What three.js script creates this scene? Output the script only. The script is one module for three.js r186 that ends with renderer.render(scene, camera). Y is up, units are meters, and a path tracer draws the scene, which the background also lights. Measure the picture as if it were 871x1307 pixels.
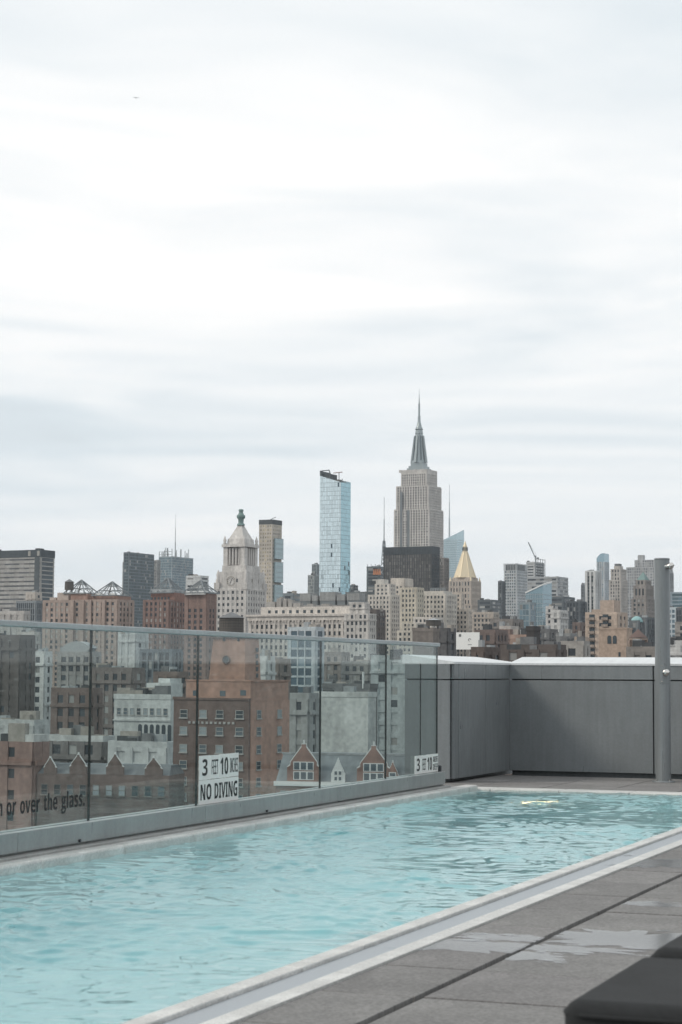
import * as THREE from 'three';
import { RoundedBoxGeometry } from 'three/addons/geometries/RoundedBoxGeometry.js';
import { mergeGeometries, mergeVertices, toCreasedNormals } from 'three/addons/utils/BufferGeometryUtils.js';
import { FontLoader } from 'three/addons/loaders/FontLoader.js';
import { TextGeometry } from 'three/addons/geometries/TextGeometry.js';

// ------------------------------------------------------------------ camera, sky, sun, exposure
const F = 2550, CX = 435.5, CY = 653.5;          // lens of the photograph, in its pixels (871 x 1307)
const EYE = 1.0, STREET = -39, PITCH = 0.0808, ROLL = 0.006, ALPHA = 20.83 * Math.PI / 180;
const scene = new THREE.Scene();
const camera = new THREE.PerspectiveCamera(2 * Math.atan(CY / F) * 180 / Math.PI, 871 / 1307, 0.1, 30000);
camera.position.set(0, EYE, 0);
camera.rotation.order = 'YXZ';
camera.rotation.set(PITCH, 0, ROLL);
camera.focus = 40; camera.userData.fStop = 11;
camera.updateMatrixWorld();

const renderer = new THREE.WebGLRenderer({ antialias: true });
renderer.setSize(682, 1024);
renderer.toneMapping = THREE.LinearToneMapping;
renderer.toneMappingExposure = 1.0;
renderer.shadowMap.enabled = true;

const SUN_AZ = -104 * Math.PI / 180, SUN_EL = 40 * Math.PI / 180;   // left of the view, a little behind
const SUN = new THREE.Vector3(Math.sin(SUN_AZ) * Math.cos(SUN_EL), Math.sin(SUN_EL), -Math.cos(SUN_AZ) * Math.cos(SUN_EL));
const sun = new THREE.DirectionalLight(new THREE.Color(1, 0.92, 0.80), 1.5);
sun.position.copy(SUN).multiplyScalar(60); sun.castShadow = true; sun.shadow.radius = 24;
sun.shadow.mapSize.set(2048, 2048);
Object.assign(sun.shadow.camera, { left: -25, right: 25, top: 25, bottom: -25, near: 1, far: 200 });
scene.add(sun, sun.target);

// value noise on a lattice; seeded
function hash(x, y, s) { let h = Math.imul(x, 374761393) ^ Math.imul(y, 668265263) ^ Math.imul(s, 1274126177); h = Math.imul(h ^ (h >>> 13), 1103515245); return ((h ^ (h >>> 16)) >>> 0) / 4294967296; }
function noise(x, y, s = 0, per = 0) {
  const x0 = Math.floor(x), y0 = Math.floor(y), fx = x - x0, fy = y - y0;
  const m = (a) => per ? ((a % per) + per) % per : a;
  const u = fx * fx * fx * (fx * (fx * 6 - 15) + 10), v = fy * fy * fy * (fy * (fy * 6 - 15) + 10);
  const a = hash(m(x0), m(y0), s), b = hash(m(x0 + 1), m(y0), s), c = hash(m(x0), m(y0 + 1), s), d = hash(m(x0 + 1), m(y0 + 1), s);
  return a + (b - a) * u + (c - a) * v + (a - b - c + d) * u * v;
}
function fbm(x, y, o, s = 0, per = 0) { let t = 0, a = 0.5, n = 0; for (let i = 0; i < o; i++) { t += a * noise(x, y, s + i * 17, per); n += a; x *= 2; y *= 2; per *= 2; a *= 0.5; } return t / n; }
let seed = 20240;
function rnd() { seed = (seed + 0x6D2B79F5) | 0; let t = Math.imul(seed ^ (seed >>> 15), 1 | seed); t = (t + Math.imul(t ^ (t >>> 7), 61 | t)) ^ t; return ((t ^ (t >>> 14)) >>> 0) / 4294967296; }
const rr = (a, b) => a + (b - a) * rnd();
const sm = (a, b, x) => { const t = Math.min(1, Math.max(0, (x - a) / (b - a))); return t * t * (3 - 2 * t); };

// the sky: a sheet of thin high cloud, streaked across the view
{
  const W = 4096, H = 2048, d = new Float32Array(W * H * 4);
  for (let j = 0; j < H; j++) {
    const el = ((j + 0.5) / H - 0.5) * Math.PI, up = Math.sin(el), ce = Math.cos(el);
    if (el < -0.02) { for (let i = 0; i < W; i++) d.set([0.62, 0.66, 0.68, 1], (j * W + i) * 4); continue; }
    const step = el > 0.6 ? 4 : 1;
    let L = 0, B = 0;
    for (let i = 0; i < W; i++) {
      const az = ((i + 0.5) / W - 0.5) * 2 * Math.PI;                     // u = 0.5 is +x
      if (i % step === 0) {
        const x = ce * Math.cos(az), z = ce * Math.sin(az), k = 1 / (Math.max(up, 0) + 0.05);
        const px = x * k, pz = z * k;
        const wx = fbm(px * 0.55 + 3, pz * 0.55, 3, 5) - 0.5, wz = fbm(px * 0.55 + 40, pz * 0.55 + 9, 3, 6) - 0.5;
        const big = fbm(px * 0.42 + wx * 1.6 + 11.3, pz * 0.62 + wz * 1.6 + 4.1, 4, 1);
        const streak = fbm(px * 0.8 + wx * 2.5 + pz * 0.25, pz * 2.1 + wz * 3 + 20, 5, 2);
        const fine = fbm(px * 3.2 + wx * 6, pz * 6.5 + wz * 6, 4, 3);
        let t = (big - 0.5) * 0.9 + (streak - 0.5) * 0.75 + (fine - 0.5) * 0.34;
        // az of the view is -z, i.e. -PI/2; a thin bright patch of cloud upper left of the view
        const da = (az + Math.PI / 2) * 57.3, de = el * 57.3;
        t += 0.30 * Math.exp(-(((da + 4) / 10) ** 2) - (((de - 12.5) / 4.2) ** 2)) - 0.05 * Math.exp(-(((de - 7.2) / 1.5) ** 2));
        t *= 0.5 + 0.5 * sm(0.05, 0.17, el);
        const glow = Math.max(0, x * SUN.x + up * SUN.y + z * SUN.z);
        L = 0.945 + 0.30 * t + 0.10 * glow ** 6;
        B = Math.min(1, Math.max(0, 0.55 - 1.5 * t)) * (1 - 0.5 * glow ** 4);
        const low = sm(0.16, 0.0, el); L = L * (1 - 0.35 * low) + 0.95 * 0.35 * low;
      }
      const o = (j * W + i) * 4;
      d[o] = L * (1.005 - 0.115 * B); d[o + 1] = L * (1.005 - 0.028 * B); d[o + 2] = L * (1.0 + 0.03 * B); d[o + 3] = 1;
    }
  }
  const sky = new THREE.DataTexture(d, W, H, THREE.RGBAFormat, THREE.FloatType);
  sky.mapping = THREE.EquirectangularReflectionMapping; sky.magFilter = THREE.LinearFilter; sky.colorSpace = THREE.LinearSRGBColorSpace; sky.needsUpdate = true;
  scene.background = sky; scene.environment = sky;
}
scene.fog = new THREE.FogExp2(new THREE.Color(0.86, 0.93, 1.0), 0.000045);

// ------------------------------------------------------------------ helpers
const lin = (r, g, b) => new THREE.Color().setRGB(r, g, b);
const used = {};
function numbered(n) { const k = used[n] = (used[n] ?? -1) + 1; return k ? `${n}_${String(k).padStart(3, '0')}` : n; }
function tag(o, label, category, group, kind) { Object.assign(o.userData, { label, category }); if (group) o.userData.group = group; if (kind) o.userData.kind = kind; return o; }
function sh(m) { m.castShadow = m.receiveShadow = true; return m; }
function mesh(name, g, m, parent) { const o = sh(new THREE.Mesh(g, m)); o.name = parent ? name : numbered(name); (parent ?? scene).add(o); return o; }
function stuff(o) { o.userData.kind = 'stuff'; return o; }

class MB {                                        // gathers quads with uv in metres and vertex colours
  constructor() { this.p = []; this.n = []; this.uv = []; this.c = []; this.i = []; this.col = [1, 1, 1]; this.uo = rr(0, 60); this.vo = rr(0, 60); }
  get empty() { return !this.i.length; }
  quad(a, b, c, d) {                              // counter-clockwise seen from outside
    const k = this.p.length / 3, e = new THREE.Vector3(b[0] - a[0], b[1] - a[1], b[2] - a[2]), g = new THREE.Vector3(d[0] - a[0], d[1] - a[1], d[2] - a[2]);
    if (e.lengthSq() < 1e-10) e.set(c[0] - a[0], c[1] - a[1], c[2] - a[2]);
    if (g.lengthSq() < 1e-10) g.set(c[0] - a[0], c[1] - a[1], c[2] - a[2]);
    const n = new THREE.Vector3().crossVectors(e, g).normalize();
    const ax = Math.abs(n.x), ay = Math.abs(n.y), az = Math.abs(n.z);
    for (const q of [a, b, c, d]) {
      this.p.push(...q); this.n.push(n.x, n.y, n.z); this.c.push(...this.col);
      if (ay > ax && ay > az) this.uv.push(q[0] + this.uo, q[2] + this.vo); else if (ax > az) this.uv.push(q[2] + this.uo, q[1] + this.vo); else this.uv.push(q[0] + this.uo, q[1] + this.vo);
    }
    this.i.push(k, k + 1, k + 2, k, k + 2, k + 3); return this;
  }
  box(x0, x1, y0, y1, z0, z1, bottom = true) {
    const A = [x0, y0, z1], B = [x1, y0, z1], C = [x1, y1, z1], D = [x0, y1, z1], a = [x0, y0, z0], b = [x1, y0, z0], c = [x1, y1, z0], d = [x0, y1, z0];
    this.quad(A, B, C, D).quad(B, b, c, C).quad(b, a, d, c).quad(a, A, D, d).quad(D, C, c, d);
    return bottom ? this.quad(a, b, B, A) : this;
  }
  frus(x0, x1, z0, z1, y0, X0, X1, Z0, Z1, y1) {   // a box whose top is another rectangle
    const A = [x0, y0, z1], B = [x1, y0, z1], b = [x1, y0, z0], a = [x0, y0, z0], C = [X1, y1, Z1], D = [X0, y1, Z1], c = [X1, y1, Z0], d = [X0, y1, Z0];
    return this.quad(A, B, C, D).quad(B, b, c, C).quad(b, a, d, c).quad(a, A, D, d).quad(D, C, c, d);
  }
  bar(a, b, r) {                                   // a square bar between two points
    const A = new THREE.Vector3(...a), B = new THREE.Vector3(...b), t = B.clone().sub(A).normalize();
    const s = new THREE.Vector3().crossVectors(t, Math.abs(t.y) > 0.9 ? new THREE.Vector3(1, 0, 0) : new THREE.Vector3(0, 1, 0)).normalize().multiplyScalar(r), u = new THREE.Vector3().crossVectors(s, t);
    u.setLength(r);
    const q = (P, i, j) => P.clone().addScaledVector(s, i).addScaledVector(u, j).toArray();
    const e = [[-1, -1], [1, -1], [1, 1], [-1, 1]];
    for (let k = 0; k < 4; k++) { const [i, j] = e[k], [m, n] = e[(k + 1) % 4]; this.quad(q(A, i, j), q(B, i, j), q(B, m, n), q(A, m, n)); }
    this.quad(q(A, -1, 1), q(A, 1, 1), q(A, 1, -1), q(A, -1, -1)); this.quad(q(B, -1, -1), q(B, 1, -1), q(B, 1, 1), q(B, -1, 1));
    return this;
  }
  geo() {
    const g = new THREE.BufferGeometry();
    g.setAttribute('position', new THREE.Float32BufferAttribute(this.p, 3)); g.setAttribute('normal', new THREE.Float32BufferAttribute(this.n, 3));
    g.setAttribute('uv', new THREE.Float32BufferAttribute(this.uv, 2)); g.setAttribute('color', new THREE.Float32BufferAttribute(this.c, 3)); g.setIndex(this.i);
    return g;
  }
  build(name, m, parent) { return mesh(name, this.geo(), m, parent); }
}

// textures: grain and wear only
function tex(n, fn, srgb = true) {
  const d = new Uint8Array(n * n * 4);
  for (let j = 0; j < n; j++) for (let i = 0; i < n; i++) { const v = fn(i / n, j / n, i, j), o = (j * n + i) * 4; for (let k = 0; k < 3; k++) d[o + k] = Math.max(0, Math.min(255, (Array.isArray(v) ? v[k] : v) * 255)); d[o + 3] = 255; }
  const t = new THREE.DataTexture(d, n, n, THREE.RGBAFormat); t.wrapS = t.wrapT = THREE.RepeatWrapping; t.magFilter = THREE.LinearFilter; t.minFilter = THREE.LinearMipmapLinearFilter; t.generateMipmaps = true;
  if (srgb) t.colorSpace = THREE.SRGBColorSpace; t.needsUpdate = true; return t;
}
function rep(t, m) { const c = t.clone(); c.repeat.set(1 / m, 1 / m); c.needsUpdate = true; return c; }
const weather = rep(tex(512, (u, v) => { const a = fbm(u * 6, v * 6, 5, 11, 6), s = fbm(u * 40, v * 5, 3, 12, 40), b = fbm(u * 64, v * 64, 2, 13, 64); return 0.82 + 0.16 * (a - 0.5) + 0.12 * (s - 0.5) + 0.14 * (b - 0.5); }), 46);
const stoneGrain = tex(512, (u, v, i, j) => { const a = fbm(u * 5, v * 5, 4, 21, 5), b = hash(i, j, 22), c = fbm(u * 90, v * 90, 2, 23, 90); const k = 0.80 + 0.16 * (a - 0.5) + 0.15 * (b - 0.5) + 0.22 * (c - 0.5); return [k * 1.01, k, k * 0.985]; });
const pavGrain = rep(stoneGrain, 0.9), copGrain = rep(stoneGrain, 0.45);
const metalGrain = rep(tex(512, (u, v) => { const a = fbm(u * 4, v * 4, 4, 31, 4), s = fbm(u * 60, v * 3, 3, 32, 60), b = fbm(u * 120, v * 120, 2, 33, 120); return 0.90 + 0.10 * (a - 0.5) + 0.06 * (s - 0.5) + 0.05 * (b - 0.5); }), 1.7);
const metalRough = rep(tex(512, (u, v) => { const a = fbm(u * 5, v * 5, 5, 34, 5), s = fbm(u * 50, v * 4, 3, 35, 50); return 0.62 + 0.5 * (a - 0.5) + 0.35 * (s - 0.5); }, false), 1.3);
const pavBump = rep(tex(512, (u, v, i, j) => 0.5 + 0.5 * (fbm(u * 120, v * 120, 2, 41, 120) - 0.5) + 0.25 * (hash(i, j, 42) - 0.5), false), 0.9);
const cloth = rep(tex(256, (u, v) => { const a = Math.sin(u * Math.PI * 128) * Math.sin(v * Math.PI * 128); return 0.5 + 0.25 * a + 0.35 * (fbm(u * 40, v * 40, 3, 51, 40) - 0.5); }, false), 0.16);
const clothTone = rep(tex(256, (u, v) => 0.85 + 0.25 * (fbm(u * 6, v * 6, 4, 52, 6) - 0.5) + 0.12 * (fbm(u * 80, v * 80, 2, 53, 80) - 0.5)), 0.8);

const spots = rep(tex(1024, (u, v) => { const a = fbm(u * 5, v * 5, 4, 71, 5), s = fbm(u * 90, v * 4, 3, 72, 90), d = noise(u * 150, v * 150, 73, 150), e = noise(u * 60, v * 60, 74, 60); return 0.03 + 0.12 * sm(0.52, 0.75, a) * s + (d > 0.86 && a > 0.42 ? 0.25 : 0) + (e > 0.9 ? 0.15 : 0); }, false), 2.3);
const mats = {};
function wall(c, rough = 0.9) { const k = c.join() + rough; return mats[k] ??= new THREE.MeshStandardMaterial({ color: lin(...c.map((v) => v * 1.5)), roughness: rough, map: weather }); }
const std = (c, rough, metal = 0, more = {}) => new THREE.MeshStandardMaterial({ color: lin(...c), roughness: rough, metalness: metal, ...more });
const M = {
  win: new THREE.MeshStandardMaterial({ color: lin(1, 1, 1), vertexColors: true, roughness: 0.22 }),
  curtain: new THREE.MeshStandardMaterial({ color: lin(1, 1, 1), vertexColors: true, roughness: 0.16, metalness: 0.75 }),
  dark: std([0.035, 0.04, 0.045], 0.6), steel: std([0.22, 0.24, 0.25], 0.45, 0.4), verdigris: std([0.16, 0.24, 0.23], 0.7), gold: std([0.66, 0.56, 0.40], 0.45, 0.35),
  panel: new THREE.MeshStandardMaterial({ color: lin(0.255, 0.275, 0.285), roughness: 0.72, metalness: 0.15, map: metalGrain, roughnessMap: metalRough }),
  fascia: new THREE.MeshStandardMaterial({ color: lin(0.27, 0.29, 0.30), roughness: 0.6, metalness: 0.15, map: metalGrain, roughnessMap: metalRough }),
  capm: new THREE.MeshStandardMaterial({ color: lin(0.80, 0.82, 0.83), roughness: 0.42, metalness: 0.1, map: metalGrain }),
  shoe: new THREE.MeshStandardMaterial({ color: lin(0.38, 0.40, 0.40), roughness: 0.6, metalness: 0.2, map: metalGrain, roughnessMap: metalRough }),
  rail: new THREE.MeshStandardMaterial({ color: lin(0.49, 0.52, 0.53), roughness: 0.5, metalness: 0.35, map: metalGrain }),
  pole: new THREE.MeshStandardMaterial({ color: lin(0.28, 0.30, 0.31), roughness: 0.55, metalness: 0.25, map: metalGrain, roughnessMap: metalRough }),
  chrome: std([0.65, 0.63, 0.60], 0.2, 1),
  paver: [0.228, 0.206, 0.25, 0.217].map((k, i) => new THREE.MeshStandardMaterial({ color: lin(k * 1.30, k * 1.29 - 0.001 * i, k * 1.30), roughness: 0.82, map: pavGrain, bumpMap: pavBump, bumpScale: 0.0015 })),
  grout: std([0.05, 0.05, 0.052], 0.9),
  coping: new THREE.MeshStandardMaterial({ color: lin(0.86, 0.87, 0.87), roughness: 0.5, map: copGrain, bumpMap: pavBump, bumpScale: 0.001 }),
  gray: new THREE.MeshStandardMaterial({ color: lin(0.44, 0.45, 0.45), roughness: 0.5, map: copGrain }),
  grate: new THREE.MeshStandardMaterial({ color: lin(0.40, 0.43, 0.46), roughness: 0.5 }),
  basin: new THREE.MeshStandardMaterial({ color: lin(0.82, 0.90, 0.90), roughness: 0.7 }),
  water: new THREE.MeshPhysicalMaterial({ color: lin(1, 1, 1), roughness: 0.03, transmission: 1, ior: 1.33, thickness: 1, attenuationColor: lin(0.60, 0.87, 0.90), attenuationDistance: 2.4 }),
  pane: new THREE.MeshPhysicalMaterial({ color: lin(0.86, 0.915, 0.912), roughness: 0.6, roughnessMap: spots, specularIntensity: 0.6, transmission: 1, ior: 1.52, thickness: 0 }),
  paneEdge: std([0.012, 0.014, 0.014], 0.5),
  cushion: new THREE.MeshStandardMaterial({ color: lin(0.028, 0.030, 0.032), roughness: 0.95, map: clothTone, bumpMap: cloth, bumpScale: 0.0012 }),
  black: std([0.012, 0.012, 0.013], 0.6), signWhite: std([0.74, 0.73, 0.71], 0.55), film: new THREE.MeshPhysicalMaterial({ color: lin(0.80, 0.81, 0.82), roughness: 0.14, specularIntensity: 0.78, transmission: 1, ior: 1.33, thickness: 0 }),
  asphalt: std([0.06, 0.06, 0.062], 0.95), roofGrey: wall([0.17, 0.175, 0.18]), roofPale: wall([0.36, 0.38, 0.39]), roofDark: wall([0.07, 0.075, 0.08]), tankWood: wall([0.13, 0.12, 0.11]), white: std([0.72, 0.73, 0.72], 0.7),
};

// rays of the photograph's lens, for setting things out at their distance
const CAMR = new THREE.Matrix4().extractRotation(camera.matrixWorld);
function ray(px, py) { const v = new THREE.Vector3((px - CX) / F, -(py - CY) / F, -1).applyMatrix4(CAMR); return v.multiplyScalar(1 / -v.z); }
const hgt = (px, py, d) => EYE + ray(px, py).y * d;                   // height above the deck of that line of sight at depth d
const onDeck = (px, py, y = 0) => { const v = ray(px, py), k = (EYE - y) / -v.y; const x = v.x * k, d = k; return { U: x * Math.sin(ALPHA) + d * Math.cos(ALPHA), V: -x * Math.cos(ALPHA) + d * Math.sin(ALPHA) }; };

// ------------------------------------------------------------------ the terrace, laid out along the pool: U runs down the pool, V to the left
const SA = Math.sin(ALPHA), CA = Math.cos(ALPHA);
const PU = (U, V, y = 0) => new THREE.Vector3(U * SA - V * CA, y, -(U * CA + V * SA));
function terrace(name, U, V, y = 0) { const o = new THREE.Group(); o.name = numbered(name); o.position.copy(PU(U, V, y)); o.rotation.y = -ALPHA; scene.add(o); o.at = { U, V, y }; return o; }
function slab(o, U0, U1, V0, V1, y0, y1, mb = new MB()) { const a = o.at; return mb.box(a.V - V1, a.V - V0, y0 - a.y, y1 - a.y, a.U - U1, a.U - U0); }
function rounded(o, name, U0, U1, V0, V1, y0, y1, r, m, seg = 2) {
  const g = new RoundedBoxGeometry(V1 - V0, y1 - y0, U1 - U0, seg, r); const p = g.attributes.position, n = g.attributes.normal, uv = g.attributes.uv, ou = rr(0, 9), ov = rr(0, 9);
  for (let i = 0; i < p.count; i++) { const ax = Math.abs(n.getX(i)), ay = Math.abs(n.getY(i)), az = Math.abs(n.getZ(i)); if (ay >= ax && ay >= az) uv.setXY(i, p.getX(i) + ou, p.getZ(i) + ov); else if (ax > az) uv.setXY(i, p.getZ(i) + ou, p.getY(i) + ov); else uv.setXY(i, p.getX(i) + ou, p.getY(i) + ov); }
  const k = mesh(name, g, m, o); k.position.set(o.at.V - (V0 + V1) / 2, (y0 + y1) / 2 - o.at.y, o.at.U - (U0 + U1) / 2); return k;
}

const POOL = { U0: -1, U1: 16.75, V0: 2.598, V1: 5.095 }, COP = 0.017, WL = 0.001;
// street far below and the block that carries the terrace
{
  const g = new THREE.PlaneGeometry(30000, 30000); g.rotateX(-Math.PI / 2); const o = mesh('street', g, M.asphalt); o.position.y = STREET; o.userData.kind = 'structure'; o.userData.label = 'grey city ground far below the roof terrace';
  const b = terrace('terrace_podium', 8, 0.8); slab(b, -4, 20.2, -4.6, 6.1, STREET, -1.5).build('podium', wall([0.25, 0.25, 0.26]), b); b.userData.kind = 'structure';
}
// pool basin
{
  const o = terrace('pool_basin', 8, 3.8), d = -1.17, t = 0.1, P = POOL; o.userData.kind = 'structure'; o.userData.label = 'pale turquoise plastered basin of the pool';
  slab(o, P.U0 - t, P.U1 + t, P.V0 - t, P.V1 + t, d - 0.2, d).build('floor', M.basin, o);
  slab(o, P.U0, P.U1, P.V1, P.V1 + t, d, -0.03).build('side', M.basin, o); slab(o, P.U0, P.U1, P.V0 - t, P.V0, d, -0.03).build('side', M.basin, o);
  slab(o, P.U0 - t, P.U0, P.V0 - t, P.V1 + t, d, -0.03).build('end', M.basin, o); slab(o, P.U1, P.U1 + t, P.V0 - t, P.V1 + t, d, -0.03).build('end', M.basin, o);
}
// water: a choppy surface over a closed body
{
  const P = POOL, e = 0.004, u0 = P.U0 - e, u1 = P.U1 + e, v0 = P.V0 - e, v1 = P.V1 + e;
  const waves = []; seed = 77;
  for (let k = 0; k < 72; k++) {
    const f = k / 71, lam = 0.065 * Math.pow(8, 1 - f) * rr(0.85, 1.15), dir = (rnd() < 0.7 ? rr(-0.75, 0.75) : rr(-3.14, 3.14)) + (lam > 0.5 ? 0 : 0.3), st = (lam > 0.3 ? 0.010 : lam > 0.12 ? 0.020 : 0.020) * rr(0.6, 1.25), kk = 2 * Math.PI / lam;
    waves.push([kk * Math.cos(dir), kk * Math.sin(dir), st / kk, rr(0, 6.28)]);
  }
  const us = []; for (let u = u0; u < 3.2; u += 0.12) us.push(u); for (let u = 3.2; u < u1; u += 0.0125) us.push(u); us.push(u1);
  const nv = 196, nu = us.length, o = terrace('water', 8, 3.8), p = [], n = [], idx = [];
  for (let i = 0; i < nu; i++) for (let j = 0; j <= nv; j++) {
    const u = us[i], v = v0 + (v1 - v0) * j / nv; let h = 0, hu = 0, hv = 0;
    const gx = fbm(u * 0.55 + 7, v * 0.8 + 2, 3, 61), gust = 0.45 + 1.15 * sm(0.3, 0.7, gx), wu = (fbm(u * 1.3, v * 1.3, 2, 62) - 0.5) * 0.5, wv = (fbm(u * 1.3 + 30, v * 1.3, 2, 63) - 0.5) * 0.5;
    for (const [a, b, A, ph] of waves) { const q = a * (u + wu) + b * (v + wv) + ph, s = Math.sin(q), c = Math.cos(q); h += A * s; hu += A * a * c; hv += A * b * c; }
    h *= gust; hu *= gust; hv *= gust;
    p.push(o.at.V - v, WL + h, o.at.U - u); const L = Math.hypot(hu, 1, hv); n.push(hv / L, 1 / L, hu / L);
  }
  const id = (i, j) => i * (nv + 1) + j;
  for (let i = 0; i < nu - 1; i++) for (let j = 0; j < nv; j++) idx.push(id(i, j), id(i + 1, j), id(i + 1, j + 1), id(i, j), id(i + 1, j + 1), id(i, j + 1));
  // x = -V, z = -U: that winding must face up
  const test = new THREE.Vector3().crossVectors(new THREE.Vector3(0, 0, -1), new THREE.Vector3(-1, 0, -1)); if (test.y < 0) for (let k = 0; k < idx.length; k += 3) [idx[k + 1], idx[k + 2]] = [idx[k + 2], idx[k + 1]];
  const yb = -1.175, ring = []; for (let i = 0; i < nu; i++) ring.push(id(i, 0)); for (let j = 1; j <= nv; j++) ring.push(id(nu - 1, j)); for (let i = nu - 2; i >= 0; i--) ring.push(id(i, nv)); for (let j = nv - 1; j > 0; j--) ring.push(id(0, j));
  const c0 = [0, 0, 0]; for (const k of ring) { c0[0] += p[3 * k] / ring.length; c0[2] += p[3 * k + 2] / ring.length; }
  for (let r = 0; r < ring.length; r++) {
    const a = ring[r], b = ring[(r + 1) % ring.length], k = p.length / 3; p.push(p[3 * a], p[3 * a + 1], p[3 * a + 2], p[3 * b], p[3 * b + 1], p[3 * b + 2], p[3 * a], yb, p[3 * a + 2], p[3 * b], yb, p[3 * b + 2]);
    const dx = p[3 * b] - p[3 * a], dz = p[3 * b + 2] - p[3 * a + 2], mx = (p[3 * a] + p[3 * b]) / 2 - c0[0], mz = (p[3 * a + 2] + p[3 * b + 2]) / 2 - c0[2]; let nx = dz, nz = -dx; const l = Math.hypot(nx, nz) || 1; nx /= l; nz /= l; const out = nx * mx + nz * mz > 0; if (!out) { nx = -nx; nz = -nz; }
    for (let q = 0; q < 4; q++) n.push(nx, 0, nz); out ? idx.push(k, k + 1, k + 3, k, k + 3, k + 2) : idx.push(k, k + 3, k + 1, k, k + 2, k + 3);
  }
  { const k = p.length / 3, X0 = o.at.V - v1, X1 = o.at.V - v0, Z0 = o.at.U - u1, Z1 = o.at.U - u0; p.push(X0, yb, Z0, X1, yb, Z0, X1, yb, Z1, X0, yb, Z1); for (let q = 0; q < 4; q++) n.push(0, -1, 0); idx.push(k, k + 1, k + 2, k, k + 2, k + 3); }
  const g = new THREE.BufferGeometry(); g.setAttribute('position', new THREE.Float32BufferAttribute(p, 3)); g.setAttribute('normal', new THREE.Float32BufferAttribute(n, 3)); g.setIndex(idx);
  mesh('water_body', g, M.water, o); o.userData.kind = 'structure'; o.userData.label = 'rippled turquoise pool water';
}
// underwater lamp low on the far pool wall
{
  const o = terrace('pool_light', 16.75, 4.5, -1.02); tag(o, 'small warm underwater lamp glinting near the far end of the pool', 'lamp');
  const r = new THREE.TorusGeometry(0.10, 0.016, 10, 32); mesh('lamp_ring', r, M.chrome, o).position.z = 0.012; const l = new THREE.SphereGeometry(0.092, 24, 10, 0, 6.283, 0, 0.6); l.rotateX(Math.PI / 2); l.translate(0, 0, -0.07); mesh('lamp_lens', l, new THREE.MeshStandardMaterial({ color: lin(0.8, 0.7, 0.5), emissive: lin(1, 0.55, 0.22), emissiveIntensity: 2.2, roughness: 0.4 }), o);
  const p = new THREE.PointLight(new THREE.Color(1, 0.6, 0.3), 0.05, 0, 2); p.position.copy(PU(16.70, 4.5, -1.02)); p.castShadow = true; p.shadow.radius = 3; scene.add(p);
}
// coping, gutter, deck
{
  const o = terrace('pool_coping', 8, 2.5); o.userData.kind = 'structure'; o.userData.label = 'white stone coping round the pool'; seed = 5;
  for (let u = -1; u < 16.7; u += 0.61) rounded(o, 'coping_stone', u + 0.0015, Math.min(u + 0.61, 16.75) - 0.0015, 2.533, 2.606, -0.05, COP, 0.006, M.coping);
  for (let u = -1; u < 16.7; u += 0.92) rounded(o, 'coping_stone', u + 0.0015, Math.min(u + 0.92, 16.75) - 0.0015, 5.085, 5.205, -0.05, 0.047, 0.018, M.coping, 3);
  for (let v = 2.533; v < 5.2; v += 0.61) rounded(o, 'coping_stone', 16.735, 17.0, v + 0.0015, Math.min(v + 0.61, 5.205) - 0.0015, -0.05, COP, 0.012, M.coping);
  const gt = terrace('gutter_grate', 8, 2.4); gt.userData.kind = 'structure'; gt.userData.label = 'narrow pale slotted drain grate beside the pool coping';
  slab(gt, -1, 16.98, 2.424, 2.531, -0.06, -0.012).build('channel', M.grout, gt);
  const s = new MB(); for (let u = 3.0; u < 16.98; u += 0.0125) slab(gt, u, u + 0.0088, 2.4235, 2.530, -0.012, 0.003, s); stuff(s.build('slats', M.grate, gt));
  for (let u = -1; u < 16.9; u += 1.22) rounded(gt, 'edge_strip', u + 0.001, Math.min(u + 1.22, 17) - 0.001, 2.350, 2.4225, -0.04, 0.007, 0.003, M.coping);

  const d = terrace('pool_deck', 8, 1); d.userData.kind = 'structure'; d.userData.label = 'grey stone paver deck along the pool';
  slab(d, -3.5, 19.9, -4.2, 2.345, -0.10, -0.035).build('bed', M.grout, d); slab(d, 17.0, 19.9, 2.345, 6.0, -0.10, -0.035).build('bed', M.grout, d);
  seed = 9; const variants = [];
  for (let k = 0; k < 7; k++) {
    const mk = (w, l) => { const g = new RoundedBoxGeometry(w, 0.04, l, 1, 0.0025), p = g.attributes.position, uv = g.attributes.uv, a = rr(0, 5), b = rr(0, 5); for (let i = 0; i < p.count; i++) uv.setXY(i, p.getX(i) + a, p.getZ(i) + b); return g; };
    variants.push([mk(0.596, 0.597), mk(0.313, 0.597), mk(0.599, 0.597)]);
  }
  const put = (U, V, kind) => { const k = mesh('paver', variants[Math.floor(rnd() * 7)][kind], M.paver[Math.floor(rnd() * 4)], d); k.position.set(d.at.V - V, -0.0205 + rr(-0.0012, 0.0012), d.at.U - U); k.rotation.set(rr(-1, 1) * 0.0012, 0, rr(-1, 1) * 0.0012); };
  for (let k = -11; k < 19; k++) { const U = 5.99 + 0.61 * k + 0.305; if (U > 16.9) continue; put(U, 2.345 - 0.006 - 0.1565, 1); for (let r = 0; r < 8; r++) put(U, 2.0 - 0.298 - 0.004 - 0.61 * r, 0); }
  for (let k = 0; k < 5; k++) for (let r = 0; r < 17; r++) { const U = 17.0 + 0.304 + 0.61 * k, V = 5.9 - 0.305 - 0.61 * r; if (U < 19.6) put(U, V, 2); }
}
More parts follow.
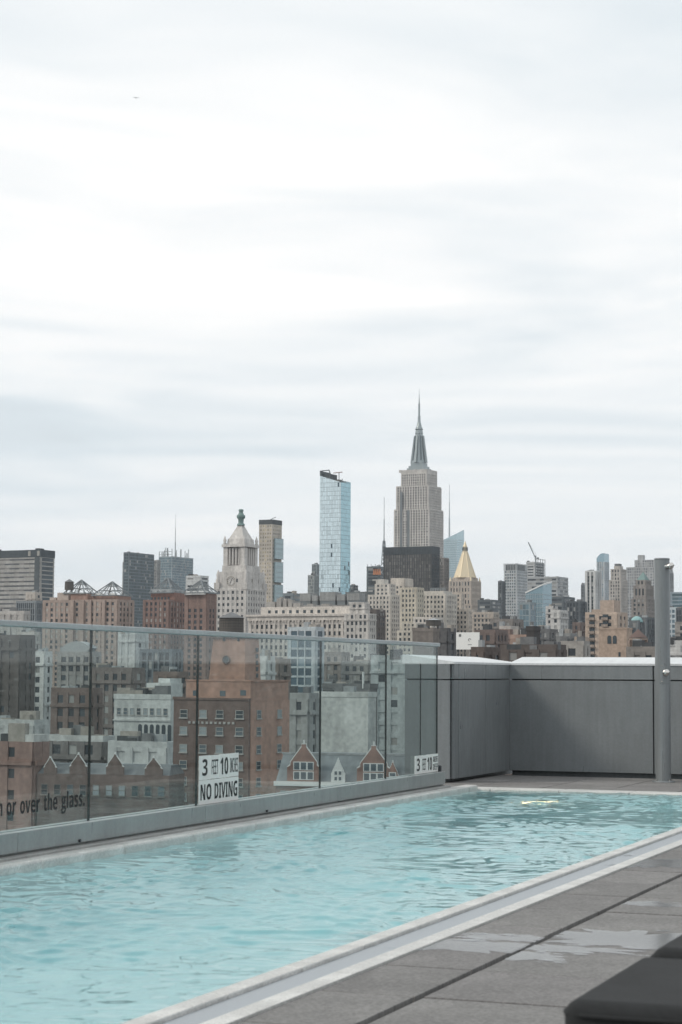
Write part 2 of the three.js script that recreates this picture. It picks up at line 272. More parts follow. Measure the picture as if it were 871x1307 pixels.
// puddles left by swimmers on the pavers
{
  seed = 31;
  const spots = [[588, 1207, 0.50, 0.10, 'wet splash with glossy streaks on the pavers beside the gutter'], [672, 1221, 0.16, 0.06, 'small wet patch straddling the long dark deck joint'], [800, 1198, 0.42, 0.13, 'broad wet patch on the pavers just behind the dark seats'], [715, 1211, 0.30, 0.05, 'thin wet streak along a paver joint in mid deck'], [820, 1154, 0.17, 0.05, 'small oval puddle in the middle of a paver'], [838, 1102, 0.42, 0.16, 'far wet patch on the pavers at the right edge'], [648, 1198, 0.22, 0.05, 'narrow wet streak above the long dark deck joint']];
  for (const [x, y, rv, ru, label] of spots) {
    const c = onDeck(x, y), o = terrace('puddle', c.U, c.V, 0.0025); tag(o, label, 'puddle');
    const blob = (cx, cz, a, b, s) => { const sp = new THREE.Shape(); for (let k = 0; k < 180; k++) { const t = k / 180 * 2 * Math.PI, r = 0.25 + 1.4 * fbm(9 + Math.cos(t) * 4.5, 9 + Math.sin(t) * 4.5, 6, s); let X = cx + Math.cos(t) * a * r; const Y = cz + Math.sin(t) * b * r; X = c.V > 2.0 ? Math.min(X, c.V - 2.006 - 0.006 * hash(k, 1, s)) : Math.max(X, c.V - 1.994 + 0.006 * hash(k, 1, s)); k ? sp.lineTo(X, Y) : sp.moveTo(X, Y); } const g = new THREE.ShapeGeometry(sp); g.rotateX(-Math.PI / 2); return g; };
    mesh('film', blob(0, 0, rv * 0.95, ru * 1.8, 100 + x), M.film, o);
    for (let k = 0; k < 9; k++) { const m = mesh('droplet_film', blob(0, 0, rv * rr(0.06, 0.18), ru * rr(0.1, 0.3), 200 + x + k), M.film, o); m.position.set(c.V > 2.0 ? -rr(0, 1.1) * rv : rr(0, 1.1) * rv, 0.0003 * (k + 1), rr(1.2, 2.2) * ru * (rnd() < 0.5 ? -1 : 1)); }
  }
}
// metal parapet: far run, return beside the glass, run on the right of the terrace
{
  seed = 14;
  const top = 1.118, seam = 0.952, gapy = 0.012, capBack = 1.185;
  function run(label, length, group, seams, capSeams, end) {                 // local: x along the run, face at z = 0 towards +z
    const o = group; tag(o, label, 'parapet wall');
    new MB().box(0, length, -0.02, top - 0.01, -0.46, -0.11).build('core', M.panel, o);
    for (let k = 0; k + 1 < seams.length; k++) {
      const a = seams[k] + 0.006, b = seams[k + 1] - 0.006;
      for (const [n, y0, y1, m] of [['panel', 0.035, seam - gapy / 2, M.panel], ['fascia', seam + gapy / 2, top - 0.004, M.fascia]]) {
        const g = new RoundedBoxGeometry(b - a, y1 - y0, 0.03, 1, 0.003), p = g.attributes.position, uv = g.attributes.uv, ou = rr(0, 5), ov = rr(0, 5); for (let i = 0; i < p.count; i++) uv.setXY(i, p.getX(i) + ou, p.getY(i) + ov);
        mesh(n, g, m, o).position.set((a + b) / 2, (y0 + y1) / 2, -0.012);
      }
    }
    for (let k = 0; k + 1 < capSeams.length; k++) {
      const a = capSeams[k] + (k ? 0.002 : 0), b = capSeams[k + 1] - (k + 2 < capSeams.length ? 0.002 : 0), y0 = top, y1 = capBack, m = new MB();
      m.quad([a, y0, 0.012], [b, y0, 0.012], [b, y1, -0.5], [a, y1, -0.5]).quad([a, y0 - 0.02, 0.012], [b, y0 - 0.02, 0.012], [b, y0, 0.012], [a, y0, 0.012]).quad([b, y0 - 0.02, -0.5], [a, y0 - 0.02, -0.5], [a, y1, -0.5], [b, y1, -0.5])
        .quad([b, y0 - 0.02, 0.012], [b, y0 - 0.02, -0.5], [b, y1, -0.5], [b, y0, 0.012]).quad([a, y0 - 0.02, -0.5], [a, y0 - 0.02, 0.012], [a, y0, 0.012], [a, y1, -0.5]).quad([a, y0 - 0.02, -0.5], [b, y0 - 0.02, -0.5], [b, y0 - 0.02, 0.012], [a, y0 - 0.02, 0.012]);
      m.build('cap', M.capm, o);
    }
    return o;
  }
  const far = terrace('parapet_wall', 19.66, 5.64);                                    // along -V
  run('grey metal panelled parapet closing the far end of the pool', 9.9, far, [-0.004, 1.48, 2.96, 4.44, 5.92, 7.4, 8.88, 9.88], [0, 2.9, 5.9, 9.9]);
  const ret = terrace('parapet_wall', 17.8, 5.64); ret.rotation.y = -ALPHA + Math.PI / 2;   // face to the right, runs along U
  run('short grey metal parapet return with end face beside the glass fence', 2.36, ret, [0.0, 0.15, 1.03, 1.862], [-0.02, 1.0, 2.355]);
  // end face of the return, towards the camera
  for (const [a, b] of [[0.03, 0.31], [0.322, 0.47]]) for (const [n, y0, y1, m] of [['end_panel', 0.035, seam - 0.006, M.panel], ['end_fascia', seam + 0.006, top - 0.02, M.fascia]]) new MB().box(-0.032, -0.003, y0, y1, -b, -a).build(n, m, ret);
  const right = terrace('parapet_wall', 19.2, -4.16); right.rotation.y = -ALPHA - Math.PI / 2;
  run('grey metal parapet along the right side of the deck', 22, right, [0, 1.5, 3, 4.5, 6, 7.5, 9, 10.5, 12, 13.5, 15, 16.5, 18, 19.5, 21], [0, 3, 6, 9, 12, 15, 18, 22]);
}
// glass balustrade
{
  const V = 5.30, o = terrace('glass_balustrade', 10, V); tag(o, 'frameless glass balustrade with slim grey handrail along the pool', 'balustrade');
  const js = [0.9, 3.0, 4.37, 6.48, 7.90, 10.0, 11.42, 13.53, 14.95, 16.25], y0 = 0.165, y1 = 1.24; seed = 3;
  for (let k = 0; k + 1 < js.length; k++) {
    slab(o, js[k] + 0.0035, js[k + 1] - 0.0035, V - 0.008, V + 0.008, y0 - 0.03, y1).build('glass_pane', M.pane, o);
    slab(o, js[k + 1] - 0.0028, js[k + 1] + 0.0028, V - 0.007, V + 0.007, y0, y1 - 0.002).build('joint_seal', M.paneEdge, o);
  }
  for (const [a, b] of [[0.9, 6.0], [6.003, 11.1], [11.103, 16.26]]) rounded(o, 'handrail', a, b, V - 0.028, V + 0.028, y1 - 0.006, y1 + 0.026, 0.006, M.rail);
  const sj = [0.2, 2.5, 4.81, 6.81, 9.12, 11.43, 13.74, 16.3];
  for (let k = 0; k + 1 < sj.length; k++) {
    rounded(o, 'base_shoe', sj[k] + 0.0015, sj[k + 1] - 0.0015, V - 0.062, V - 0.0095, 0.072, y0 + 0.012, 0.004, M.shoe);
    slab(o, sj[k] + 0.0015, sj[k + 1] - 0.0015, V + 0.0095, V + 0.062, 0.0, y0 + 0.012).build('base_shoe', M.shoe, o);
  }
  slab(o, 0.2, 16.3, V - 0.04, V + 0.05, 0.0, 0.134).build('shoe_channel', M.shoe, o);
  for (let k = 0; k + 1 < sj.length; k++) rounded(o, 'drip_ledge', sj[k] + 0.001, sj[k + 1] - 0.001, V - 0.115, V - 0.03, 0.02, 0.062, 0.006, M.gray);
  for (const u of [7.2, 9.78, 12.4]) { const b = mesh('weep_plug', new THREE.CylinderGeometry(0.008, 0.009, 0.012, 10), M.dark, o); b.rotation.z = Math.PI / 2; b.position.set(0.066, 0.085, 10 - u); }
  rounded(o, 'end_clip', 16.255, 16.30, V - 0.03, V + 0.03, 0.165, 0.23, 0.01, M.dark);
}
// lettering and depth markers on the glass
const loader = new FontLoader(), bold = await loader.loadAsync('fonts/droid/droid_sans_bold.typeface.json'), regular = await loader.loadAsync('fonts/droid/droid_sans_regular.typeface.json');
function glyphs(parent, name, font, text, x0, x1, y0, y1, z, m) {              // text stretched to fill a rectangle
  const g = new TextGeometry(text, { font, size: 0.1, depth: 0.0012, curveSegments: 6 }); g.computeBoundingBox(); const b = g.boundingBox;
  const k = mesh(name, g, m, parent); const sx = (x1 - x0) / (b.max.x - b.min.x), sy = (y1 - y0) / (b.max.y - b.min.y);
  g.translate(-b.min.x, -b.min.y, 0); g.scale(sx, sy, 1); k.position.set(x0, y0, z); return k;
}
{
  const Vf = 5.2915;
  const face = (name, U, y) => { const o = terrace(name, U, Vf, y); o.rotation.y = -ALPHA + Math.PI / 2; return o; };   // local x along U, z out of the glass
  const t = face('glass_lettering', 8.935, 0.262); tag(t, 'black warning lettering about the glass on the left pane', 'lettering');
  let x = 0; for (const [w, len] of [['on', 0.112], ['or', 0.094], ['over', 0.205], ['the', 0.148], ['glass.', 0.268]]) {
    const g = new TextGeometry(w, { font: bold, size: 0.086, depth: 0.0012, curveSegments: 6 }); g.computeBoundingBox(); const b = g.boundingBox; g.translate(-b.min.x, 0, 0); g.scale(len / (b.max.x - b.min.x), 1, 1);
    g.applyMatrix4(new THREE.Matrix4()); mesh('word', g, M.black, t).position.x = x; x += len + 0.044;
  }
  function marker(U, label, rows) {
    const o = face('depth_marker_sign', U, 0.178); tag(o, label, 'sign'); const h = 0.152, W = 0.61;
    if (rows === 2) { new MB().box(0, W, 0, h - 0.0015, 0, 0.004).build('plate', M.signWhite, o); glyphs(o, 'words', bold, 'NO', 0.022, 0.185, 0.026, h - 0.026, 0.0042, M.black); glyphs(o, 'words', bold, 'DIVING', 0.235, W - 0.02, 0.026, h - 0.026, 0.0042, M.black); }
    const y = rows === 2 ? h : 0;
    for (const [k, a, b] of [[0, 0, 0.168], [1, 0.17, 0.303], [2, 0.305, 0.458], [3, 0.46, W]]) {
      new MB().box(a + 0.001, b - 0.001, y + 0.0015 + (k % 2) * 0.001, y + h - (k === 1 ? 0.002 : 0), 0, 0.004).build('tile', M.signWhite, o);
      if (k === 0) glyphs(o, 'numeral', bold, '3', a + 0.045, b - 0.045, y + 0.026, y + h - 0.022, 0.0042, M.black);
      if (k === 1) glyphs(o, 'words', regular, 'FEET', a + 0.018, b - 0.018, y + 0.03, y + h - 0.03, 0.0042, M.black);
      if (k === 2) glyphs(o, 'numeral', bold, '10', a + 0.016, b - 0.016, y + 0.022, y + h - 0.022, 0.0042, M.black);
      if (k === 3 && rows === 2) glyphs(o, 'words', regular, 'INCHES', a + 0.012, b - 0.012, y + 0.03, y + h - 0.03, 0.0042, M.black);
      if (k === 3 && rows === 1) { glyphs(o, 'words', regular, 'INCHES', a + 0.012, b - 0.012, y + 0.085, y + h - 0.02, 0.0042, M.black); glyphs(o, 'words', regular, 'DEEP', a + 0.012, b - 0.012, y + 0.02, y + 0.07, 0.0042, M.black); }
    }
  }
  marker(11.435, 'white depth sign reading 3 feet 10 inches and no diving on the glass', 2);
  marker(15.64, 'small white depth sign reading 3 feet 10 inches deep at the far glass end', 1);
}
// steel post by the far wall
{
  const o = terrace('steel_post', 18.86, 3.9); tag(o, 'grey steel post with chrome fittings standing before the far parapet', 'post');
  const R = 0.072, H = 2.1, tube = new THREE.CylinderGeometry(R, R, H - 0.012, 40, 1, true); tube.translate(0, H / 2 + 0.006, 0); mesh('tube', tube, M.pole, o);
  const lip = new THREE.LatheGeometry([[R - 0.008, 0], [R + 0.001, 0], [R + 0.002, 0.012], [R - 0.006, 0.016], [R - 0.008, 0.012], [0.0005, 0.008]].map(([a, b]) => new THREE.Vector2(a, b)), 40); mesh('rim', lip, M.pole, o).position.y = H;
  mesh('base_plate', new THREE.CylinderGeometry(0.105, 0.108, 0.012, 32), M.pole, o).position.y = 0.006;
  for (let k = 0; k < 4; k++) { const b = mesh('bolt', new THREE.CylinderGeometry(0.008, 0.008, 0.014, 6), M.chrome, o); b.position.set(Math.cos(k * 1.571 + 0.7) * 0.088, 0.018, Math.sin(k * 1.571 + 0.7) * 0.088); }
  const pl = new THREE.CylinderGeometry(R + 0.004, R + 0.004, 0.195, 20, 1, false, -0.15, 1.3); pl.translate(0, 1.02, 0); mesh('cover_plate', pl, M.pole, o);
  const dir = new THREE.Vector3(Math.sin(0.5), 0, Math.cos(0.5));
  for (const y of [0.945, 1.095]) { const b = mesh('rivet', new THREE.SphereGeometry(0.006, 8, 6), M.chrome, o); b.position.set(Math.sin(0.12) * (R + 0.005), y, Math.cos(0.12) * (R + 0.005)); }
  const kn = new THREE.LatheGeometry([[0.0005, 0.056], [0.024, 0.053], [0.034, 0.038], [0.034, 0.022], [0.018, 0.013], [0.018, -0.004]].map(([a, b]) => new THREE.Vector2(a, b)), 24); kn.rotateX(Math.PI / 2); const k = mesh('valve_knob', kn, M.chrome, o); k.position.copy(dir.clone().multiplyScalar(R).setY(1.03)); k.rotation.y = 0.5; 
  const arm = new THREE.CylinderGeometry(0.019, 0.021, 0.055, 16); arm.rotateZ(Math.PI / 2); const a = mesh('nozzle', arm, M.chrome, o); a.position.set(R * 0.62 + 0.012, H - 0.065, R * 0.6);
  const hd = new THREE.LatheGeometry([[0.0005, 0.038], [0.016, 0.035], [0.031, 0.01], [0.034, -0.015], [0.024, -0.02], [0.0005, -0.015]].map(([x, y]) => new THREE.Vector2(x, y)), 20); const q = mesh('nozzle_head', hd, M.chrome, a); q.rotation.z = -1.0; q.position.set(0.032, 0.004, 0);
}
// dark upholstered seats in the near right corner
{
  seed = 71;
  function seat(U0, U1, V0, V1, label) {
    const o = terrace('ottoman', U0, V1); tag(o, label, 'ottoman', undefined);
    const w = V1 - V0, l = U1 - U0, h = 0.24, r = 0.03, g0 = new RoundedBoxGeometry(w, h, l, 6, r), g = g0; 
    const p = g.attributes.position, uv = g.attributes.uv; for (let i = 0; i < p.count; i++) { const x = p.getX(i) / (w / 2), z = p.getZ(i) / (l / 2), y = p.getY(i); uv.setXY(i, p.getX(i) + (Math.abs(y) < h / 2 - 0.001 ? y : 0), p.getZ(i)); if (y > 0) p.setY(i, y + 0.012 * (1 - x * x) * (1 - z * z)); }
    g.computeVertexNormals();
    const c = mesh('seat_cushion', g, M.cushion, o); c.position.set(w / 2, 0.41 - h / 2, -l / 2);
    const pip = (y) => { const c = new THREE.CatmullRomCurve3([[-1, -1], [1, -1], [1, 1], [-1, 1]].flatMap(([a, b], i) => { const q = [[-1, -1], [1, -1], [1, 1], [-1, 1]]; const [e, f] = q[(i + 1) % 4]; return [0.03, 0.35, 0.65, 0.97].map((t) => new THREE.Vector3((a + (e - a) * t) * (w / 2 - 0.002), y, (b + (f - b) * t) * (l / 2 - 0.002))); }), true); return new THREE.TubeGeometry(c, 90, 0.0045, 6, true); };
    mesh('piping', pip(h / 2 - 0.026), M.cushion, c); mesh('piping', pip(-h / 2 + 0.026), M.cushion, c);
    new MB().box(0.012, w - 0.012, 0.05, 0.175, -l + 0.012, -0.012).build('base', M.cushion, o);
    for (const [a, b] of [[0.04, 0.04], [w - 0.08, 0.04], [0.04, l - 0.08], [w - 0.08, l - 0.08]]) new MB().box(a, a + 0.04, 0.002, 0.055, -b - 0.04, -b).build('foot', M.dark, o);
  }
  seat(3.60, 4.24, 0.02, 0.935, 'dark fabric ottoman in the near right corner of the deck');
  seat(4.36, 5.0, 0.02, 0.935, 'second dark fabric ottoman just beyond the nearest one');
}
// ------------------------------------------------------------------ the city beyond: every building at its own distance, aligned to the street grid
const GRID = 28 * Math.PI / 180;
const sl = (v) => { v /= 255; return v <= 0.04045 ? v / 12.92 : ((v + 0.055) / 1.055) ** 2.4; };
const tone = (c, k = 1.22) => { const q = c.map(sl), g = (q[0] + q[1] + q[2]) / 3; const p = q.map((v) => (g + (v - g) * 0.55) * k), f = Math.min(1, 0.56 / Math.max(...p)); return wall(p.map((v) => v * f)); };      // paint or masonry colour, read off its mid tones
function site(name, label, category, x, d, o = {}) {
  const [xL, xC, xR] = x, yaw = o.yaw ?? GRID, s = Math.sin(yaw), c = Math.cos(yaw), py = o.py ?? 780, t = (p) => ray(p, py).x;
  const Cx = t(xC) * d, w = (Cx - t(xL) * d) / (c + t(xL) * s), dp = o.deep ?? Math.max(4, (t(xR) * d - Cx) / Math.max(0.05, s - t(xR) * c));
  const g = new THREE.Group(); g.name = numbered(name); g.rotation.y = -yaw; scene.add(g);
  // centre = near right corner + w/2 to the left + dp/2 to the back
  const X = Cx - c * w / 2 + s * dp / 2, D = d + s * w / 2 + c * dp / 2; g.position.set(X, STREET, -D);
  tag(g, label, category, o.group);
  return { g, w, dp, d, k: d / F, H: (y) => hgt(xC, y, d) - STREET, mid: (xL + xR) / 2, span: xR - xL, wall: new MB(), win: new MB(), trim: new MB(), roof: new MB() };
}
const FACE = {
  front: (w, dp, ox, oz) => (u, y, n) => [ox + u, y, oz + dp / 2 + n], right: (w, dp, ox, oz) => (u, y, n) => [ox + w / 2 + n, y, oz - u],
  left: (w, dp, ox, oz) => (u, y, n) => [ox - w / 2 - n, y, oz + u], back: (w, dp, ox, oz) => (u, y, n) => [ox - u, y, oz - dp / 2 - n],
};
function fbox(mb, f, u0, u1, y0, y1, n0, n1) {
  const P = (u, y, n) => f(u, y, n); mb.quad(P(u0, y0, n1), P(u1, y0, n1), P(u1, y1, n1), P(u0, y1, n1)).quad(P(u1, y0, n1), P(u1, y0, n0), P(u1, y1, n0), P(u1, y1, n1)).quad(P(u0, y0, n0), P(u0, y0, n1), P(u0, y1, n1), P(u0, y1, n0)).quad(P(u0, y1, n1), P(u1, y1, n1), P(u1, y1, n0), P(u0, y1, n0)).quad(P(u0, y0, n0), P(u1, y0, n0), P(u1, y0, n1), P(u0, y0, n1));
}
const GLASS = [0.045, 0.055, 0.065], BLUE = [0.10, 0.16, 0.19];
function facade(B, which, w, dp, ox, oz, y0, y1, s) {
  const f = FACE[which](w, dp, ox, oz), L = which === 'front' || which === 'back' ? w : dp;
  const fh = s.fh ?? 3.6, bw = s.bw ?? 3.2, pf = s.pf ?? 0.5, sf = s.sf ?? 0.45, dep = s.dep ?? 0.35, gl = s.glass ?? GLASS, blind = s.blind ?? 0.22, edge = s.edge ?? bw * 0.35;
  const nf = Math.max(1, Math.round((y1 - y0 - (s.crown ?? 0)) / fh)), H = (y1 - y0 - (s.crown ?? 0)) / nf, nb = Math.max(1, Math.round((L - 2 * edge) / bw)), W = (L - 2 * edge) / nb;
  const ev = s.rhythm ? 3 + Math.floor(rnd() * 3) : 0, es = s.rhythm ? 4 + Math.floor(rnd() * 5) : 0, dead = s.rhythm && nb > 5 ? Math.floor(rnd() * nb * 1.6) : -1;
  const at = (k) => -L / 2 + edge + k * W, top = y1 - (s.crown ?? 0);
  for (let i = 0; i < nf; i++) for (let k = 0; k < nb; k++) {
    if (s.skip && rnd() < s.skip) continue; if (k === dead) continue;
    const a = at(k) + W * pf * 0.42, b = at(k + 1) - W * pf * 0.42, c = y0 + i * H + H * sf * 0.45, d = y0 + (i + 1) * H - H * sf * 0.45;
    const r = rnd(), q = rr(0.7, 1.35); B.win.col = r < blind ? (s.shade ?? [0.30, 0.30, 0.29]).map((v) => v * q) : gl.map((v) => v * q);
    B.win.quad(f(a, c, 0.04), f(b, c, 0.04), f(b, d, 0.04), f(a, d, 0.04));
  }
  if (pf > 0) { fbox(B.wall, f, -L / 2, at(0) + W * pf / 2, y0, y1, 0, dep); for (let k = 1; k < nb; k++) fbox(B.wall, f, at(k) - W * pf / 2, at(k) + W * pf / 2, y0, top, 0, dep); fbox(B.wall, f, at(nb) - W * pf / 2, L / 2, y0, y1, 0, dep); }
  if (ev) for (let k = 1; k < nb; k++) if (k % ev === 0) fbox(B.wall, f, at(k) - W * pf * 0.62, at(k) + W * pf * 0.62, y0, y1 - 0.1, 0, dep * 1.7);
  if (es) for (let i = nf - 1; i > 0; i -= es) fbox(B.wall, f, -L / 2, L / 2, y0 + i * H - 0.35, y0 + i * H + 0.35, 0, dep * 2);
  if (sf > 0) for (let i = 0; i <= nf; i++) fbox(i === nf ? B.wall : (s.band ? B.trim : B.wall), f, -L / 2 + 0.05, L / 2 - 0.05, Math.max(y0, y0 + i * H - H * sf / 2), i === nf ? y1 : y0 + i * H + H * sf / 2, 0, dep * (pf > 0 ? 0.6 : 1));
  else if (s.crown) fbox(B.wall, f, -L / 2, L / 2, top, y1, 0, dep * 1.1);
}
function block(B, y0, y1, s = {}, r = {}) {        // a box storey mass with windows on its two seen faces
  const w = r.w ?? B.w, dp = r.dp ?? B.dp, ox = r.ox ?? 0, oz = r.oz ?? 0;
  B.wall.box(ox - w / 2, ox + w / 2, y0, y1, oz - dp / 2, oz + dp / 2, false);
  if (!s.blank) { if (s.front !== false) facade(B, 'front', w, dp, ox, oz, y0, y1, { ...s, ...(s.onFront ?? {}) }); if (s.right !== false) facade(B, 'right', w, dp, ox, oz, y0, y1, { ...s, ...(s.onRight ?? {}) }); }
}
function tier(B, xl, xr, y0, y1, s) {             // a setback given by its left and right edge in the photograph
  const k = (xr - xl) / B.span; block(B, B.H(y0), B.H(y1), s, { w: B.w * k, dp: B.dp * k, ox: ((xl + xr) / 2 - B.mid) * B.k * 0.88, oz: ((xl + xr) / 2 - B.mid) * B.k * 0.47 });
}
function parapet(B, y, h = 1, r = {}, m) {
  const w = r.w ?? B.w, dp = r.dp ?? B.dp, ox = r.ox ?? 0, oz = r.oz ?? 0, t = 0.35, e = 0.12;
  B.trim.box(ox - w / 2 - e, ox + w / 2 + e, y, y + h, oz + dp / 2 - t, oz + dp / 2 + e).box(ox - w / 2 - e, ox + w / 2 + e, y, y + h, oz - dp / 2 - e, oz - dp / 2 + t).box(ox - w / 2 - e, ox - w / 2 + t, y, y + h, oz - dp / 2 + t, oz + dp / 2 - t).box(ox + w / 2 - t, ox + w / 2 + e, y, y + h, oz - dp / 2 + t, oz + dp / 2 - t);
  B.roof.box(ox - w / 2 + t, ox + w / 2 - t, y, y + 0.05, oz - dp / 2 + t, oz + dp / 2 - t);
}
function done(B, m, o = {}) {
  if (!B.wall.empty) B.wall.build('wall', m, B.g);
  if (!B.win.empty) stuff(B.win.build('windows', o.win ?? M.win, B.g));
  if (!B.trim.empty) B.trim.build(o.trimName ?? 'parapet', o.trim ?? m, B.g);
  if (!B.roof.empty) B.roof.build('roof', o.roof ?? M.roofGrey, B.g);
  return B;
}
function onRoof(B, name, m, x, z, w, h, dp, y) { return new MB().box(x - w / 2, x + w / 2, y - 0.02, y + h, z - dp / 2, z + dp / 2, false).build(name, m, B.g); }
function clutter(B, y, n, r = {}) {
  const w = r.w ?? B.w, dp = r.dp ?? B.dp;
  for (let k = 0; k < n; k++) { const a = rr(1.6, 4.5), b = rr(1.6, 4), h = rr(1, 3.2); onRoof(B, k % 3 ? 'rooftop_unit' : 'bulkhead', [M.roofPale, M.roofGrey, M.roofDark, tone([150, 140, 128])][Math.floor(rnd() * 4)], rr(-0.42, 0.42) * w, rr(-0.1, 0.42) * dp, Math.min(a, w * 0.3), h, Math.min(b, dp * 0.3), y); }
}
// the common case
function plain(name, label, cat, x, top, d, col, s = {}, o = {}) {
  const B = site(name, label, cat, x, d, o), H = B.H(top); block(B, 0, H, s); parapet(B, H, s.par ?? 1.2); clutter(B, H, o.units ?? 3); done(B, tone(col), { win: o.win, trim: o.trim ? tone(o.trim) : undefined, roof: o.roof }); return B;
}
function tank(label, px, pyTop, pyBase, r, d, o = {}) {                  // round timber water tank on a steel stand
  const g = new THREE.Group(); g.name = numbered('water_tank'); const v = ray(px, pyBase); g.position.set(v.x * d, EYE + v.y * d, -d); scene.add(g); tag(g, label, 'water tank', o.group);
  const h = (pyBase - pyTop) / F * d, hc = h * 0.24, leg = h * 0.12, body = new THREE.CylinderGeometry(r, r * 1.03, h - hc - leg, 28, 1); body.translate(0, leg + (h - hc - leg) / 2, 0); mesh('barrel', body, M.tankWood, g);
  for (let k = 1; k < 6; k++) { const t = new THREE.TorusGeometry(r * 1.025, r * 0.012, 5, 28); t.rotateX(Math.PI / 2); mesh('hoop', t, M.dark, g).position.y = leg + (h - hc - leg) * k / 6; }
  const st = new MB(); for (let k = 0; k < 28; k++) { const a = k / 28 * 6.283; st.bar([Math.cos(a) * r * 1.02, leg, Math.sin(a) * r * 1.02], [Math.cos(a) * r, h - hc, Math.sin(a) * r], r * 0.018); } stuff(st.build('staves', M.tankWood, g));
  const cone = new THREE.ConeGeometry(r * 1.12, hc, 24); cone.translate(0, h - hc / 2, 0); mesh('conical_roof', cone, o.cap ?? M.roofGrey, g);
  for (const [a, b] of [[-1, -1], [1, -1], [1, 1], [-1, 1]]) new MB().box(a * r * 0.6 - 0.15, a * r * 0.6 + 0.15, -0.6, leg, b * r * 0.6 - 0.15, b * r * 0.6 + 0.15).build('leg', M.dark, g);
  return g;
}
const S = {
  punched: { fh: 3.4, bw: 3.4, pf: 0.47, sf: 0.43, rhythm: 1 }, piers: { fh: 3.7, bw: 2.6, pf: 0.5, sf: 0.4, dep: 0.6 }, ribbon: { fh: 3.8, bw: 6, pf: 0, sf: 0.5, blind: 0.3 }, curtain: { fh: 3.8, bw: 1.8, pf: 0.1, sf: 0.16, dep: 0.15, blind: 0.08, glass: BLUE },
  fins: { fh: 3.8, bw: 1.6, pf: 0.34, sf: 0.18, dep: 0.5 },
};
seed = 4242; M.pane0 = std([0.05, 0.065, 0.075], 0.15);
// --- left horizon
{
  const B = site('office_tower', 'wide banded office tower with dark crown at the left edge', 'office tower', [-70, 51, 68.5], 2000), H = B.H(701.5), C = B.H(711);
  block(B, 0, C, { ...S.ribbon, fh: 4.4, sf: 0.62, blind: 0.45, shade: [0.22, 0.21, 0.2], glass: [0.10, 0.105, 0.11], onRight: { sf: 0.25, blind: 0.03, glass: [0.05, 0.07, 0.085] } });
  new MB().box(-B.w / 2 - 0.5, B.w / 2 + 0.5, C, H, -B.dp / 2 - 0.5, B.dp / 2 + 0.5).build('crown', tone([60, 74, 82]), B.g);
  new MB().box(B.w / 2 - 7, B.w / 2 - 1, 0, C - 0.1, B.dp / 2 - 1, B.dp / 2 + 0.8).build('corner_shaft', tone([72, 84, 90]), B.g);
  for (const [x, w, h] of [[-20, 10, 3], [-8, 14, 2.4], [B.w / 2 - 10, 5, 2]]) onRoof(B, 'bulkhead', tone([60, 70, 78]), x, 0, w, h, 8, H);
  for (const x of [-1, 1]) onRoof(B, 'crown_louvre', tone([150, 146, 136]), B.w / 2 - 8 + x * 5.5, B.dp / 2 + 0.2, 3, -5, 1.4, H - 1.2);
  done(B, tone([154, 151, 145]));
}
plain('office_block', 'small grey glazed block under the beige penthouse at far left', 'office block', [21, 46, 55], 769, 1250, [120, 130, 136], { ...S.fins, glass: [0.08, 0.1, 0.12] });
plain('apartment_block', 'small beige penthouse block beside the wide banded tower', 'apartment block', [33, 45, 53], 758, 1330, [176, 165, 152], { ...S.punched, skip: 0.6 });
plain('low_block', 'pale blank walled block at the left edge above the handrail', 'building', [-30, 31, 34], 783, 900, [165, 160, 154], { ...S.punched, skip: 0.96 });
// red brick towers with glazed pyramid frames
function pyramid(B, cx, cz, half, y, h, name = 'pyramid_frame') {
  const f = new MB(), T = [cx, y + h, cz], c = [[-1, 1], [1, 1], [1, -1], [-1, -1]].map(([a, b]) => [cx + a * half, y, cz + b * half]), r = 0.3;
  const mixp = (A, Bp, t) => A.map((v, i) => v + (Bp[i] - v) * t);
  for (let k = 0; k < 4; k++) {
    const A = c[k], N = c[(k + 1) % 4]; f.bar(A, T, r).bar(A, N, r);
    for (const t of [0.36, 0.68]) f.bar(mixp(A, T, t), mixp(N, T, t), r * 0.6);
    for (const t of [0.33, 0.67]) f.bar(mixp(A, N, t), T, r * 0.5);
    f.bar(mixp(A, T, 0.36), mixp(A, N, 0.5), r * 0.4).bar(mixp(N, T, 0.36), mixp(A, N, 0.5), r * 0.4);
  }
  f.build(name, M.steel, B.g);
}
const BRICK = { fh: 3.1, bw: 3.6, pf: 0.52, sf: 0.42, blind: 0.38, shade: [0.34, 0.33, 0.31], dep: 0.4 };
{
  const B = site('brick_tower', 'wide pinkish brick tower with paired bays below two pyramid frames', 'brick tower', [55, 150, 171], 1150), H = B.H(767);
  block(B, 0, H, BRICK); parapet(B, H, 1); const m = tone([160, 134, 118]), k = B.k;
  const X = (px) => (px - B.mid) * k / 0.88;
  for (const [a, b, y] of [[66, 76, 761], [76, 94, 755], [94, 121, 757], [123, 163, 760]]) onRoof(B, 'penthouse', tone(a < 90 ? [172, 150, 134] : [156, 112, 92]), X((a + b) / 2), B.dp / 2 - 10, (b - a) * k * 0.98, B.H(y) - H, 14, H);
  pyramid(B, X(101), B.dp / 2 - 10, 7.6, B.H(756), B.H(738) - B.H(756)); pyramid(B, X(143.5), B.dp / 2 - 10, 8.6, B.H(759.5), B.H(741) - B.H(759.5));
  for (const px of [112, 134, 153]) onRoof(B, 'clerestory', M.white, X(px), B.dp / 2 - 4, 5, 1.6, 1, B.H(760));
  for (const px of [104, 118, 128, 147]) { new MB().box(X(px) - 1.1, X(px) + 1.1, 0, H + 0.6, B.dp / 2, B.dp / 2 + 1.3).build('bay_shaft', m, B.g); }
  done(B, m);
}
tank('dark round water tank on the pinkish brick tower', 88.5, 739, 755, 2.5, 1140);
